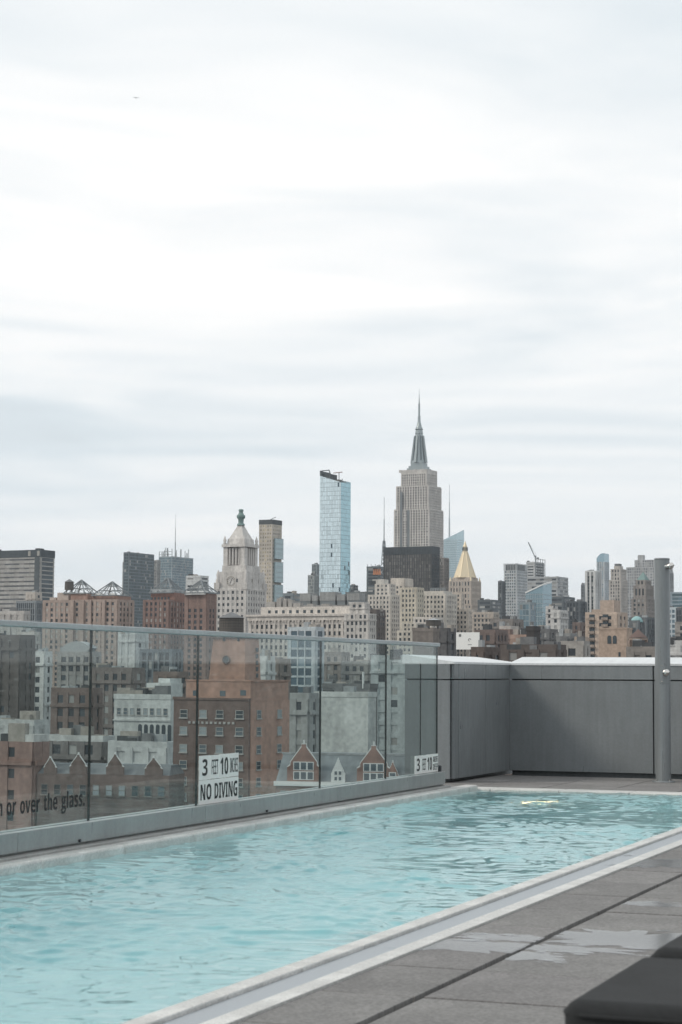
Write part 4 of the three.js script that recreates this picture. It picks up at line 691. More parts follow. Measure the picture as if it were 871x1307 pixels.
{
  const B = plain('unfinished_tower', 'grey concrete tower with scaffold and crane behind the gridded tower', 'tower', [672, 683, 695], 718, 2700, [172, 174, 174], { ...S.ribbon, sf: 0.55 }), f = new MB(), H = B.H(718), x0 = B.w / 2;
  for (let q = 0; q < 5; q++) { const z = B.dp / 2 - q * B.dp / 4; f.bar([x0 + 1.2, H - 45, z], [x0 + 1.2, H + 6, z], 0.3); } for (let q = 0; q < 8; q++) f.bar([x0 + 1.2, H - 44 + q * 7, -B.dp / 2], [x0 + 1.2, H - 44 + q * 7, B.dp / 2], 0.3); f.build('scaffold', M.steel, B.g);
  const g = new THREE.Group(); g.name = numbered('tower_crane'); scene.add(g); const d = 2705, v = ray(684, 718); g.position.set(v.x * d, EYE + v.y * d, -d); tag(g, 'thin luffing tower crane on the grey concrete tower', 'crane');
  const q = d / F; new MB().bar([0, -4, 0], [0, 9 * q, 0], 0.8).build('crane_mast', M.steel, g); new MB().bar([0, 5 * q, 0], [-9.5 * q, 26 * q, 0], 0.6).build('jib', M.steel, g); new MB().bar([0, 5 * q, 0], [3.5 * q, 6 * q, 0], 0.9).build('counter_jib', M.steel, g); new MB().box(2.2 * q, 4 * q, 4.2 * q, 6.6 * q, -1, 1).build('counterweight', M.roofGrey, g); new MB().bar([0.6 * q, 10 * q, 0], [-9.5 * q, 26 * q, 0], 0.12).build('pendant_cable', M.steel, g); new MB().box(-1.5, 1.6, 4 * q, 6 * q, -1.4, 1.4).build('cab', M.white, g);
}
plain('office_tower', 'broad grey tower with horizontal bands behind the slanted glass block', 'office tower', [672, 712, 725.5], 737, 2600, [150, 154, 156], { ...S.ribbon, fh: 5, sf: 0.5 });
{
  const B = site('slanted_glass_block', 'blue glass block with slanted roofline right of the gridded tower', 'building', [671, 693, 704.5], 1450), w = B.w / 2, d = B.dp / 2, y1 = B.H(757), y2 = B.H(747), y3 = B.H(742.5), f = new MB();
  f.quad([-w, 0, d], [w, 0, d], [w, y2, d], [-w, y1, d]).quad([w, 0, d], [w, 0, -d], [w, y3, -d], [w, y2, d]).quad([w, 0, -d], [-w, 0, -d], [-w, y1, -d], [w, y3, -d]).quad([-w, y1, d], [w, y2, d], [w, y3, -d], [-w, y1, -d]).quad([-w, 0, -d], [-w, 0, d], [-w, y1, d], [-w, y1, -d]); f.build('glass_skin', std([0.26, 0.37, 0.42], 0.2, 0.6), B.g);
  const ln = new MB(); for (let q = 0; q < 30; q++) { const y = y1 - 1 - q * 3.2; ln.box(-w, w, y - 0.14, y + 0.14, d, d + 0.2).box(w, w + 0.2, y - 0.14, y + 0.14, -d, d); } for (let q = 0; q <= 10; q++) { const x = -w + q * w / 5; ln.box(x - 0.1, x + 0.1, 0, y1, d, d + 0.2); } stuff(ln.build('mullions', tone([150, 164, 170]), B.g)); new MB().bar([-w, y1 + 0.4, d], [w, y2 + 0.4, d], 0.5).build('roof_edge', M.white, B.g); new MB().bar([w, y2 + 0.4, d], [w, y3 + 0.4, -d], 0.5).build('roof_edge', M.white, B.g);
}
plain('glass_block', 'lower teal glass block left of the slanted glass block', 'building', [662, 677, 684], 771, 1350, [120, 140, 148], { ...S.curtain, glass: [0.14, 0.21, 0.25], bw: 2.6 });
plain('apartment_block', 'pale whitish apartment block right of the slanted glass block', 'apartment block', [704, 715, 725], 781, 1150, [186, 184, 180], { ...S.punched, bw: 2.8, blind: 0.4 }, { units: 2 });
plain('apartment_block', 'low whitish annex stepped down beside the pale apartment block', 'apartment block', [697, 706, 712], 776, 1220, [176, 172, 168], { ...S.punched, bw: 2.8 });
plain('office_block', 'dark blue grey block behind the pale apartment block', 'office block', [702, 720, 734], 763, 1800, [86, 98, 106], { ...S.ribbon, sf: 0.4 }, { units: 3 });
plain('office_block', 'dark slate block left of the white striped tower', 'office block', [722, 741, 749], 769, 1700, [76, 86, 94], { ...S.fins, bw: 3 }, { units: 4 });
plain('brick_block', 'brown brick mid rise left of the tan balcony block', 'apartment block', [731, 741, 748], 797, 1050, [112, 92, 84], { ...S.punched });
plain('office_block', 'small dark stub between slate block and striped tower', 'office block', [742, 746, 749], 747, 2500, [110, 118, 124], S.fins);
plain('striped_tower', 'slim white striped tower with dark vertical bands', 'tower', [747.5, 761, 767], 730, 1850, [196, 198, 196], { fh: 3.2, bw: 4.2, pf: 0.46, sf: 0.08, dep: 0.9, blind: 0.15 });
{
  const B = site('slender_tower', 'slender far tower with rounded glass top above the skyline', 'skyscraper', [762, 772, 778], 3700), H = B.H(717); block(B, 0, H, { ...S.fins, fh: 4, bw: 4, glass: [0.2, 0.26, 0.3] });
  const pts = []; for (let q = 0; q <= 10; q++) { const t = q / 10; pts.push([-B.w / 2 + t * B.w, H + (B.H(706) - H) * Math.sin(0.35 + t * 1.5) ** 0.8]); } const cr = new MB(); for (let q = 0; q < 10; q++) { const [a, b] = pts[q], [c, e] = pts[q + 1], z = B.dp / 2; cr.quad([a, H, z], [c, H, z], [c, e, z], [a, b, z]).quad([a, b, z], [c, e, z], [c, e, -z], [a, b, -z]); } cr.quad([B.w / 2, H, B.dp / 2], [B.w / 2, H, -B.dp / 2], [B.w / 2, pts[10][1], -B.dp / 2], [B.w / 2, pts[10][1], B.dp / 2]); cr.build('rounded_top', std([0.3, 0.42, 0.48], 0.2, 0.6), B.g); done(B, tone([196, 206, 212]));
}
{
  const B = site('stone_tower', 'tan stone tower with stepped top right of the striped tower', 'tower', [778, 793, 801], 2300), m = tone([178, 168, 158], 1.15), st = { ...S.piers, bw: 3, fh: 4 };
  tier(B, 778, 801, 900, 741, st); tier(B, 780, 799.5, 741, 726, st); tier(B, 784.5, 796, 726, 722, { blank: true }); onRoof(B, 'machine_room', tone([96, 100, 102]), 0, 0, B.w * 0.4, B.H(719) - B.H(722), B.dp * 0.4, B.H(722)); parapet(B, B.H(741), 1); done(B, m);
}
{
  const B = site('stepped_tower', 'huge grey stepped skyscraper behind the steel post', 'skyscraper', [800, 846, 859], 2800), m = tone([160, 162, 164]), st = { ...S.punched, bw: 3.4, fh: 4, pf: 0.45, glass: [0.1, 0.11, 0.125] };
  tier(B, 800, 859, 900, 724, st); tier(B, 812, 856, 724, 714, { ...st, skip: 0.3 }); parapet(B, B.H(724), 1); onRoof(B, 'machine_room', tone([150, 152, 154]), -12, 0, 8, 8, 8, B.H(714)); new MB().bar([-12, B.H(714), 0], [-12, B.H(707), 0], 0.5).build('roof_mast', M.steel, B.g); done(B, m);
}
plain('office_tower', 'narrow grey tower immediately right of the steel post', 'office tower', [849, 855, 860], 731, 2500, [150, 154, 158], S.fins);
{
  const B = site('gothic_tower', 'brown gothic stone tower with green pyramid cap near the post', 'tower', [809, 825, 834], 1900), m = tone([140, 130, 122], 1.15), st = { ...S.piers, bw: 3.2, fh: 4 };
  tier(B, 806, 836, 900, 764, { ...st, bw: 4 }); tier(B, 809, 834, 764, 747, { ...st, fh: 9, sf: 0.5 }); tier(B, 812, 831, 747, 740, { ...st, fh: 6, bw: 4 }); const y0 = B.H(740), w = B.w * 0.34, d = B.dp * 0.34; const r = new MB(); r.frus(-w, w, -d, d, y0, -0.3, 0.3, -0.3, 0.3, B.H(729.5)); r.build('pyramid_cap', M.verdigris, B.g); onRoof(B, 'tall_window', M.pane0, -1.5, B.dp * 0.42, 2, B.H(752) - B.H(762), 0.8, B.H(762)); done(B, m);
}
plain('office_block', 'dark green copper topped block under the gothic tower', 'office block', [803, 826, 838], 790, 1500, [90, 100, 106], { ...S.fins, bw: 3 });
{
  const B = plain('domed_block', 'small dark block with a pale green dome near the post', 'building', [804, 815, 822], 794, 1300, [96, 104, 108], { ...S.fins, bw: 3 }); const dm = new THREE.SphereGeometry(4, 16, 8, 0, 6.283, 0, 1.571); mesh('copper_dome', dm, std([0.25, 0.42, 0.42], 0.7), B.g).position.y = B.H(794);
}
plain('office_block', 'blue glass office at the right edge behind the post', 'office block', [856, 876, 890], 757, 2100, [126, 148, 162], { ...S.ribbon, sf: 0.3, glass: BLUE });
plain('glass_block', 'pale blue gridded office block right of the steel post', 'office block', [846, 864, 872], 777, 1500, [170, 184, 192], { fh: 3.8, bw: 3, pf: 0.3, sf: 0.36, glass: [0.12, 0.18, 0.22] });
plain('office_block', 'dark slab at the right edge below the blue glass office', 'office block', [863, 880, 890], 778, 1300, [84, 92, 100], S.fins);
plain('low_block', 'low white walled roofscape right of the steel post', 'building', [846, 885, 895], 822, 650, [200, 200, 198], { ...S.punched, skip: 0.8 }, { roof: M.roofPale, units: 5 });
plain('apartment_block', 'grey brown mid rise at the right edge above the parapet', 'apartment block', [862, 882, 890], 797, 900, [140, 134, 128], { ...S.punched });
// --- middle distance, right of the glass
{
  const B = site('balcony_block', 'tan balcony apartment block with penthouse right of centre', 'apartment block', [747.5, 788, 800.5], 880), H = B.H(784), m = tone([184, 156, 130], 1.2); block(B, 0, H, { fh: 3.0, bw: 4.4, pf: 0.55, sf: 0.5, blind: 0.3 }); parapet(B, H, 1);
  onRoof(B, 'penthouse', tone([178, 150, 126]), 1.5, -1, 6.5, B.H(765.5) - H, 8, H); onRoof(B, 'penthouse', tone([170, 144, 120]), -4, -2, 5, B.H(777) - H, 6, H);
  for (let q = 0; q < 17; q++) for (const x of [-B.w / 2 + 3.2, -B.w / 2 + 9.5]) { const y = H - 2.4 - q * 3; new MB().box(x - 1.5, x + 1.5, y - 0.15, y + 0.05, B.dp / 2 + 0.36, B.dp / 2 + 1.7).box(x - 1.5, x + 1.5, y + 0.05, y + 1, B.dp / 2 + 1.6, B.dp / 2 + 1.7).build('balcony', tone([150, 128, 110]), B.g); new MB().box(x - 1.3, x + 1.3, y + 0.06, y + 2.4, B.dp / 2 + 0.3, B.dp / 2 + 0.4).build('balcony_door', M.pane0, B.g); }
  done(B, m);
}
{
  const B = site('tan_brick_hall', 'plain tan brick hall with one tall arched window', 'building', [765, 800, 807], 640), H = B.H(803.5), m = tone([168, 138, 112], 1.2); block(B, 0, H, { blank: true }); parapet(B, H, 0.6);
  const arch = (x, y, w, h) => { const s = new THREE.Shape(); s.moveTo(-w / 2, 0); s.lineTo(w / 2, 0); s.lineTo(w / 2, h - w / 2); s.absarc(0, h - w / 2, w / 2, 0, Math.PI, false); s.lineTo(-w / 2, 0); const g = new THREE.ExtrudeGeometry(s, { depth: 0.12, bevelEnabled: false }); mesh('arched_window', g, M.pane0, B.g).position.set(x, y, B.dp / 2); };
  arch(-1.2, B.H(821.5), 1.3, B.H(811) - B.H(821.5)); arch(0.6, B.H(821.5), 1.3, B.H(811) - B.H(821.5)); for (const x of [2.2, 4.8]) onRoof(B, 'small_window', M.pane0, x, B.dp / 2 + 0.02, 0.7, 1.4, 0.1, B.H(838)); done(B, m);
}
{ // octagonal cupola
  const B = site('cupola_pavilion', 'octagonal brown pavilion with conical tiled roof beside the tan hall', 'building', [801, 817, 828], 620), m = tone([146, 118, 98], 1.15), H0 = B.H(830), H1 = B.H(817), R = 14.2 * B.k * 0.9; block(B, 0, H0, { blank: true });
  const dr = new THREE.CylinderGeometry(R * 0.4, R * 0.4, H1 - H0, 8); dr.translate(0, (H0 + H1) / 2, 0); mesh('drum', dr, m, B.g); for (let q = 0; q < 8; q++) { const a = q * Math.PI / 4, c = mesh('pier', new THREE.BoxGeometry(0.75, H1 - H0, 0.75), m, B.g); c.position.set(Math.sin(a) * R * 0.88, (H0 + H1) / 2, Math.cos(a) * R * 0.88); c.rotation.y = a; }
  const ring = new THREE.CylinderGeometry(R * 1.02, R * 1.02, 0.6, 8); mesh('eaves', ring, m, B.g).position.y = H1 + 0.3; const cone = new THREE.ConeGeometry(R * 1.0, B.H(803) - H1 - 0.6, 8); cone.translate(0, (B.H(803) - H1) / 2 + 0.5, 0); mesh('tiled_roof', cone, tone([104, 76, 66]), B.g).position.y = H1; done(B, m);
}
{ // white sign wall
  const B = site('billboard', 'large white billboard with a small grey ring mark above the parapet', 'billboard', [582.5, 612, 616], 560), H = B.H(807), L = B.H(829), z = B.dp / 2; new MB().box(-B.w / 2, B.w / 2, L, H, z - 0.3, z).build('board', std([0.80, 0.80, 0.78], 0.7), B.g);
  const c = mesh('ring_mark', new THREE.TorusGeometry(0.36, 0.07, 6, 20, 4.6), M.roofGrey, B.g); c.position.set(0.6, (H + L) / 2 + 0.3, z + 0.05); for (const [x, w] of [[0.05, 1.2]]) new MB().box(x, x + w, L + 1.3, L + 1.45, z, z + 0.05).build('caption_line', M.roofGrey, B.g); onRoof(B, 'corner_tag', M.roofGrey, -B.w / 2 + 1.2, z + 0.02, 0.7, 0.7, 0.06, H - 1.2);
  const pst = new MB(); for (const x of [-0.4, -0.13, 0.13, 0.4]) pst.box(x * B.w - 0.12, x * B.w + 0.12, L - 8, L, z - 0.3, z - 0.06); pst.build('support_posts', M.dark, B.g);
}
plain('party_wall_block', 'blank grey brown party wall block right of the handrail end', 'building', [527, 553, 561], 806, 620, [118, 108, 100], { blank: true }, { units: 2 });
tank('small pale round roof tank above the grey party wall', 553.5, 789, 800, 2.2, 600, { cap: M.roofPale });
plain('brick_block', 'dark grey mid rise between party wall and white billboard', 'apartment block', [553, 571, 582], 806, 660, [86, 86, 88], { ...S.punched, bw: 4, skip: 0.3 });
plain('brick_block', 'brown brick mid rise directly right of the white billboard', 'apartment block', [606, 632, 648], 808, 700, [112, 92, 84], { ...S.punched, bw: 3.4 }, { units: 3 });
plain('brick_block', 'low brown roofed block below the white billboard', 'building', [602, 618, 640], 832, 480, [96, 80, 72], { ...S.punched, skip: 0.4 }, { units: 2 });
plain('brick_block', 'reddish brick block with pale cornice left of the water tower shaft', 'apartment block', [638, 652, 662], 803, 740, [132, 104, 92], { ...S.punched, bw: 3 }, { units: 3, trim: [170, 160, 150] });
plain('brick_block', 'tan brick block with terraces above the parapet centre', 'apartment block', [652, 672, 682], 815, 600, [156, 120, 98], { ...S.punched, bw: 3.2 }, { units: 4 });
plain('stair_shaft', 'dark square shaft rising from the low brick roofs', 'building', [672, 682, 689], 805, 520, [66, 62, 62], { blank: true });
plain('low_block', 'low dark roofs strung along above the parapet centre', 'building', [640, 710, 722], 829, 470, [92, 80, 74], { ...S.punched, skip: 0.5 }, { units: 8 });
plain('low_block', 'low pale roof with white bulkheads left of the balcony block', 'building', [716, 745, 752], 824, 520, [150, 144, 136], { ...S.punched, skip: 0.3 }, { units: 5, roof: M.roofPale });
plain('brick_block', 'narrow tan house beside the balcony block foot', 'apartment block', [734, 744, 749], 818, 560, [176, 152, 128], { ...S.punched, bw: 2.8 });
plain('low_block', 'low roofs with parapets between the hall and the post', 'building', [800, 842, 850], 832, 450, [128, 120, 112], { ...S.punched, skip: 0.4 }, { units: 6 });
plain('apartment_block', 'grey mid rise with dense windows behind the brick roofs', 'apartment block', [626, 655, 668], 793, 1000, [124, 116, 110], { ...S.punched, bw: 3 }, { units: 4 });
plain('apartment_block', 'dark mid rise band behind the tan terraces', 'apartment block', [684, 702, 712], 806, 900, [98, 100, 102], { ...S.punched, bw: 3 }, { units: 3 });
plain('apartment_block', 'grey mid rise below the slate block', 'apartment block', [710, 728, 736], 812, 800, [120, 122, 122], { ...S.punched, bw: 3 }, { units: 3 });
{ const g = new THREE.Group(); g.name = numbered('roof_arch'); const d = 760, v = ray(659, 812); g.position.set(v.x * d, EYE + v.y * d, -d); scene.add(g); tag(g, 'white curved roof arch among the low brick roofs', 'arch'); const a = new THREE.TorusGeometry(2.6, 0.35, 6, 20, Math.PI); mesh('arch_rib', a, M.white, g); mesh('arch_rib', a, M.white, g).position.z = -4; new MB().box(-3, 3, -6, 0, -4.3, 0.3).build('arch_base', M.roofGrey, g); }
// --- seen through the glass: the nearer blocks
function windowPart(B, face, u, y, w, h, o = {}) {           // one window: pane with frame and sill as its own pieces
  const f = FACE[face](o.w ?? B.w, o.dp ?? B.dp, o.ox ?? 0, o.oz ?? 0); 
  const v = Math.floor(rnd() * 3), mb = new MB(); fbox(mb, f, u - w / 2, u + w / 2, y, y + h, -0.12, 0.03); const p = mb.build('window', [M.paneA, M.paneB, M.paneC][v], B.g);
  const fr = new MB(), t = 0.09; fbox(fr, f, u - w / 2 - t, u + w / 2 + t, y + h, y + h + t, 0, 0.1); fbox(fr, f, u - w / 2 - t, u - w / 2, y, y + h, 0, 0.1); fbox(fr, f, u + w / 2, u + w / 2 + t, y, y + h, 0, 0.1); fbox(fr, f, u - w / 2, u + w / 2, y + h * 0.5 - 0.05, y + h * 0.5 + 0.05, 0.03, 0.1); fr.build('frame', o.frame ?? M.frame, p);
  const sl_ = new MB(); fbox(sl_, f, u - w / 2 - 0.2, u + w / 2 + 0.2, y - 0.22, y, 0, 0.22); sl_.build('sill', o.sill ?? M.frame, p);
}
Object.assign(M, { paneA: std([0.05, 0.065, 0.075], 0.15), paneB: std([0.12, 0.15, 0.17], 0.15), paneC: std([0.30, 0.34, 0.36], 0.3), frame: std([0.40, 0.39, 0.375], 0.7) });
seed = 8181;
{ // brick block with a tower head
  const d = 340, B = site('brick_building', 'brown brick apartment house with orange upper storeys and tower head', 'building', [222, 318, 369], d, { py: 900 }), k = B.k, lo = tone([112, 84, 74]), up = tone([178, 122, 92]);
  const H1 = B.H(894), H2 = B.H(870), H3 = B.H(815), X = (px) => (px - 318) * k / 0.882 + B.w / 2, Z = (px) => -((px - 318) * k / 0.47) + B.dp / 2;
  new MB().box(-B.w / 2, B.w / 2, 0, H1, -B.dp / 2, B.dp / 2, false).build('lower_wall', lo, B.g);
  new MB().box(X(232), B.w / 2 - 0.08, H1, H2, -B.dp / 2 + 0.08, B.dp / 2 - 0.6, false).build('upper_wall', up, B.g);
  new MB().box(B.w / 2, B.w / 2 + 0.12, 0, H1, -B.dp / 2, B.dp / 2 - 0.5).build('side_wall', up, B.g);
  const cp = new MB(); cp.box(-B.w / 2 - 0.15, X(232), H1, H1 + 0.5, B.dp / 2 - 0.4, B.dp / 2 + 0.15).box(X(232) + 0.002, B.w / 2 + 0.1, H1, H1 + 0.35, B.dp / 2 - 0.58, B.dp / 2 + 0.15); cp.build('string_course', lo, B.g);
  const cp2 = new MB(); cp2.box(X(232) - 0.1, B.w / 2, H2, H2 + 0.3, B.dp / 2 - 1.0, B.dp / 2 - 0.5).box(B.w / 2 - 0.4, B.w / 2 + 0.1, H2, H2 + 0.3, -B.dp / 2, B.dp / 2 - 1.0); cp2.build('coping', up, B.g); new MB().box(X(232), B.w / 2 - 0.4, H2, H2 + 0.06, -B.dp / 2 + 0.2, B.dp / 2 - 1.0).build('roof', M.roofGrey, B.g);
  // tower head tapering upward
  const tw = (306 - 258) * k / 0.882, td = 19 * k / 0.47, cx = X(282), z1 = B.dp / 2 - 1.6, z0 = z1 - td, th = new MB(); th.frus(cx - tw / 2, cx + tw / 2, z0, z1, H2, cx - tw / 2 + 0.7, cx + tw / 2 - 0.2, z0 + 0.4, z1 - 0.25, H3); th.build('tower_head', up, B.g); new MB().box(cx - tw / 2 + 0.5, cx + tw / 2, H3, H3 + 0.3, z0 + 0.2, z1 - 0.05).build('tower_cap', lo, B.g);
  const rw = new THREE.CylinderGeometry(0.62, 0.62, 0.3, 28); rw.rotateX(Math.PI / 2); mesh('round_window', rw, M.pane0, B.g).position.set(X(281), B.H(842), z1 - 0.14); const rg = mesh('round_window_rim', new THREE.TorusGeometry(0.68, 0.1, 8, 28), lo, B.g); rg.position.set(X(281), B.H(842), z1 + 0.02);
  for (let q = 0; q < 5; q++) new MB().box(cx + tw / 2 - 0.16, cx + tw / 2 + 0.03, H3 - 2.2 - q * 1.1, H3 - 1.5 - q * 1.1, z0 + 0.9, z0 + 1.6).build('slit_window', M.pane0, B.g);
  for (const y of [917, 939, 962, 983, 1004, 1025, 1046]) {
    for (const [px, w] of [[232, 1.35], [258, 1.3], [280, 1.3], [306, 1.4]]) windowPart(B, 'front', X(px), B.H(y), w, 1.25);
    for (const [px, w] of [[329, 1.1], [354, 1.1]]) { const f = Z(px); windowPart(B, 'right', -f, B.H(y), 1.2 * w, 1.3, { w: B.w + 0.24 }); }
  }
  for (const [px, y] of [[245, 889], [281, 889], [308, 888]]) new MB().box(X(px) - 0.55, X(px) + 0.55, B.H(y), B.H(y - 7), B.dp / 2 - 0.62, B.dp / 2 - 0.56).build('small_window', M.paneB, B.g);
  for (let q = 0; q < 11; q++) { const x = X(240) + q * (X(298) - X(240)) / 10; new MB().box(x - 0.22, x + 0.22, B.H(925), B.H(922), B.dp / 2, B.dp / 2 + 0.14).build('dentil', M.frame, B.g); }
}
tank('big dark timber water tank on the brick tower head', 295.5, 781, 814, 2.02, 338);
function gable(B, cx, base, w, h, z, m, o = {}) {          // a stepped brick gable with pale coping and a framed window group
  const s = new THREE.Shape(), W = w / 2; s.moveTo(-W, 0); s.lineTo(W, 0); s.lineTo(W, h * 0.38); s.lineTo(W * 0.8, h * 0.42); s.lineTo(W * 0.8, h * 0.52); s.lineTo(W * 0.14, h * 0.92); s.lineTo(W * 0.14, h); s.lineTo(-W * 0.14, h); s.lineTo(-W * 0.14, h * 0.92); s.lineTo(-W * 0.8, h * 0.52); s.lineTo(-W * 0.8, h * 0.42); s.lineTo(-W, h * 0.38); s.closePath();
  const g = new THREE.ExtrudeGeometry(s, { depth: 0.5, bevelEnabled: false }); const G = mesh('gable', g, m, B.g); G.position.set(cx, base, z);
  const c = new MB(), pt = [[W, h * 0.38], [W * 0.8, h * 0.46], [W * 0.8, h * 0.52], [W * 0.14, h * 0.94], [W * 0.1, h * 1.02]], r = (o.trim ?? 0.14) * 0.72; for (const q of [-1, 1]) for (let i = 0; i + 1 < pt.length; i++) c.bar([q * pt[i][0], pt[i][1], 0.35], [q * pt[i + 1][0], pt[i + 1][1], 0.35], r); c.bar([0, h * 0.95, 0.35], [0, h * 1.12, 0.35], r * 1.2); c.build('gable_coping', M.white, G);
  if (o.panes) { const n = o.panes, ww = w * 0.62; for (let i = 0; i < n; i++) for (let j = 0; j < 2; j++) { const a = -ww / 2 + i * ww / n, b = a + ww / n, y0 = h * (0.04 + j * 0.26), y1 = y0 + h * 0.23; const fr = new MB(); fr.box(a, b, y0, y1, 0.5, 0.56); const f = fr.build('window_frame', M.white, G); new MB().box(a + 0.13, b - 0.13, y0 + 0.12, y1 - 0.12, 0.56, 0.585).build('window_pane', M.paneB, f); } }
}
{ // gabled house right
  const B = site('gabled_house', 'slate roofed house with white trimmed brick gables behind the right panes', 'house', [352, 534, 556], 300, { py: 985, yaw: 0.22 }), k = B.k, H = B.H(1000), m = tone([150, 104, 86]); block(B, 0, H, { blank: true }); const X = (px) => (px - 534) * k * 1.03 + B.w / 2, z = B.dp / 2;
  const rf = new MB(); rf.frus(-B.w / 2, B.w / 2, -B.dp / 2, z - 0.3, H, -B.w / 2 + 0.4, B.w / 2 - 0.4, -B.dp / 2 + 3, z - 3.2, B.H(966)); rf.build('slate_roof', tone([112, 122, 128]), B.g); new MB().box(-B.w / 2 + 0.2, B.w / 2 - 0.2, B.H(966) - 0.05, B.H(966) + 0.25, z - 3.6, z - 3.1).build('ridge', M.roofPale, B.g);
  gable(B, X(389), H, 5.1, B.H(952) - H, z - 0.45, m, { panes: 3 }); gable(B, X(478), H, 5.1, B.H(953) - H, z - 0.45, m, { panes: 3 }); gable(B, X(433), H, 2.1, B.H(972) - H, z - 0.45, M.white, { panes: 2, trim: 0.08 }); gable(B, X(502), H, 1.8, B.H(974) - H, z - 0.45, m, { trim: 0.08, panes: 1 });
  new MB().box(-B.w / 2 - 0.2, B.w / 2 + 0.2, H - 0.7, H, z, z + 0.35).build('eaves_cornice', M.white, B.g); for (let q = 0; q < 9; q++) windowPart(B, 'front', -B.w / 2 + 1.4 + q * (B.w - 2.8) / 8, H - 3.2, 1.1, 1.7); done(B, m);
}
{ // gabled row left
  const B = site('gabled_house', 'long brick row with small white edged gables behind the left panes', 'house', [48, 216, 236], 330, { py: 980, yaw: 0.22 }), k = B.k, H = B.H(990), m = tone([112, 90, 82]), dim = tone([120, 112, 106]); block(B, 0, H, { blank: true }); const X = (px) => (px - 216) * k * 1.03 + B.w / 2, z = B.dp / 2;
  const rf = new MB(); rf.frus(-B.w / 2, B.w / 2, -B.dp / 2, z - 0.3, H, -B.w / 2 + 0.4, B.w / 2 - 0.4, -B.dp / 2 + 2, z - 2.4, B.H(978)); rf.build('slate_roof', tone([100, 108, 114]), B.g);
  for (const [px, y] of [[98, 965], [146, 964], [196, 968]]) gable(B, X(px), H, 3.0, B.H(y) - H, z - 0.45, m, { trim: 0.15 }); gable(B, X(61), H, 2.2, B.H(970) - H, z - 0.45, m, { trim: 0.16 });
  for (let q = 0; q < 10; q++) windowPart(B, 'front', -B.w / 2 + 1.3 + q * (B.w - 2.6) / 9, H - 3.4, 1.0, 1.6, { frame: dim, sill: dim }); done(B, m);
}
const through = (name, label, cat, x, top, d, col, s = {}, o = {}) => plain(name, label, cat, x, top, d, col, s, { py: 900, ...o });
through('brick_block', 'dark brown slab at the left edge behind the first pane', 'building', [-60, 24, 43], 815, 620, [92, 82, 78], { ...S.punched, skip: 0.85 }, { units: 2 });
through('apartment_block', 'pale windowed block beside the dark brown slab behind the first pane', 'apartment block', [40, 56, 64], 836, 660, [182, 184, 182], { ...S.punched, bw: 2.6, fh: 3.2, pf: 0.42, sf: 0.42 });
through('apartment_block', 'small beige windowed block just under the handrail at left', 'apartment block', [20, 42, 49], 810, 820, [172, 164, 156], { ...S.punched, bw: 3 });
{
  const B = through('barrel_roofed_block', 'grey block with curved roof canopy behind the first pane joint', 'building', [73, 118, 128], 836, 720, [140, 136, 132], { ...S.punched, fh: 3.2, bw: 3.4, pf: 0.35 }); const c = new THREE.CylinderGeometry(B.w * 0.62, B.w * 0.62, B.dp * 0.9, 32, 1, false, -0.72, 1.44); c.rotateX(-Math.PI / 2); c.rotateZ(0); c.translate(0, B.H(836) - B.w * 0.62 * 0.75 + 2.5, 0); mesh('barrel_roof', c, tone([150, 154, 156]), B.g); onRoof(B, 'glazed_storey', tone([110, 120, 126]), 0, 0, B.w * 0.72, 3.4, B.dp * 0.7, B.H(836));
}
through('brick_block', 'long brown brick block low behind the first pane joint', 'building', [66, 118, 130], 884, 520, [116, 92, 82], { ...S.punched, bw: 3.6 }, { units: 3 });
through('brick_block', 'grey brown brick block behind the second pane', 'building', [116, 168, 184], 857, 610, [118, 104, 98], { ...S.punched, bw: 3.4, blind: 0.3 }, { units: 4 });
through('stucco_block', 'white blank walled penthouse block under the handrail', 'building', [150, 172, 188], 809, 880, [206, 208, 206], { ...S.punched, skip: 0.95 });
through('office_block', 'blue grey office block below the red brick towers', 'office block', [178, 220, 232], 832, 860, [96, 108, 118], { ...S.fins, bw: 3 }, { units: 2 });
through('brick_block', 'brown brick block left of the orange tower head', 'building', [196, 226, 240], 862, 640, [126, 102, 90], { ...S.punched, bw: 3.6 }, { units: 3 });
{ // white rooftop complex with arcade
  const B = through('arcaded_block', 'white stucco block with arcade and stepped roof units', 'building', [146, 218, 232], 893, 470, [196, 200, 198], { blank: true }, { roof: M.roofPale }), k = B.k, m = tone([200, 204, 202]); const H = B.H(893), z = B.dp / 2;
  for (const [a, b, y, dz] of [[176, 210, 872, 4], [186, 202, 866, 6], [150, 168, 886, 3]]) onRoof(B, 'stepped_storey', m, ((a + b) / 2 - 182) * k / 0.88, z - dz - 2, (b - a) * k / 0.9, B.H(y) - H, 5, H);
  for (let q = 0; q < 6; q++) { const s = new THREE.Shape(), w = 1.0, h = 4.2; s.moveTo(-w / 2, 0); s.lineTo(w / 2, 0); s.lineTo(w / 2, h - w / 2); s.absarc(0, h - w / 2, w / 2, 0, Math.PI, false); s.closePath(); const g = new THREE.ExtrudeGeometry(s, { depth: 0.1, bevelEnabled: false }); mesh('arched_window', g, M.paneA, B.g).position.set(-0.5 + q * 1.65, B.H(948), z); }
  for (let q = 0; q < 8; q++) windowPart(B, 'front', -B.w / 2 + 1.4 + q * (B.w - 2.8) / 7, B.H(913), 1.0, 1.5); clutter(B, H + 0.05, 9); new MB().box(-B.w / 2 - 0.2, B.w / 2 + 0.2, B.H(921) , B.H(919), z, z + 0.3).build('string_course', m, B.g);
}
through('brick_block', 'reddish brick block with pale coping low behind the first pane', 'building', [-40, 44, 62], 947, 335, [146, 106, 92], { ...S.punched, bw: 5, fh: 3.4, pf: 0.72, sf: 0.55 }, { trim: [190, 190, 186], units: 3 });
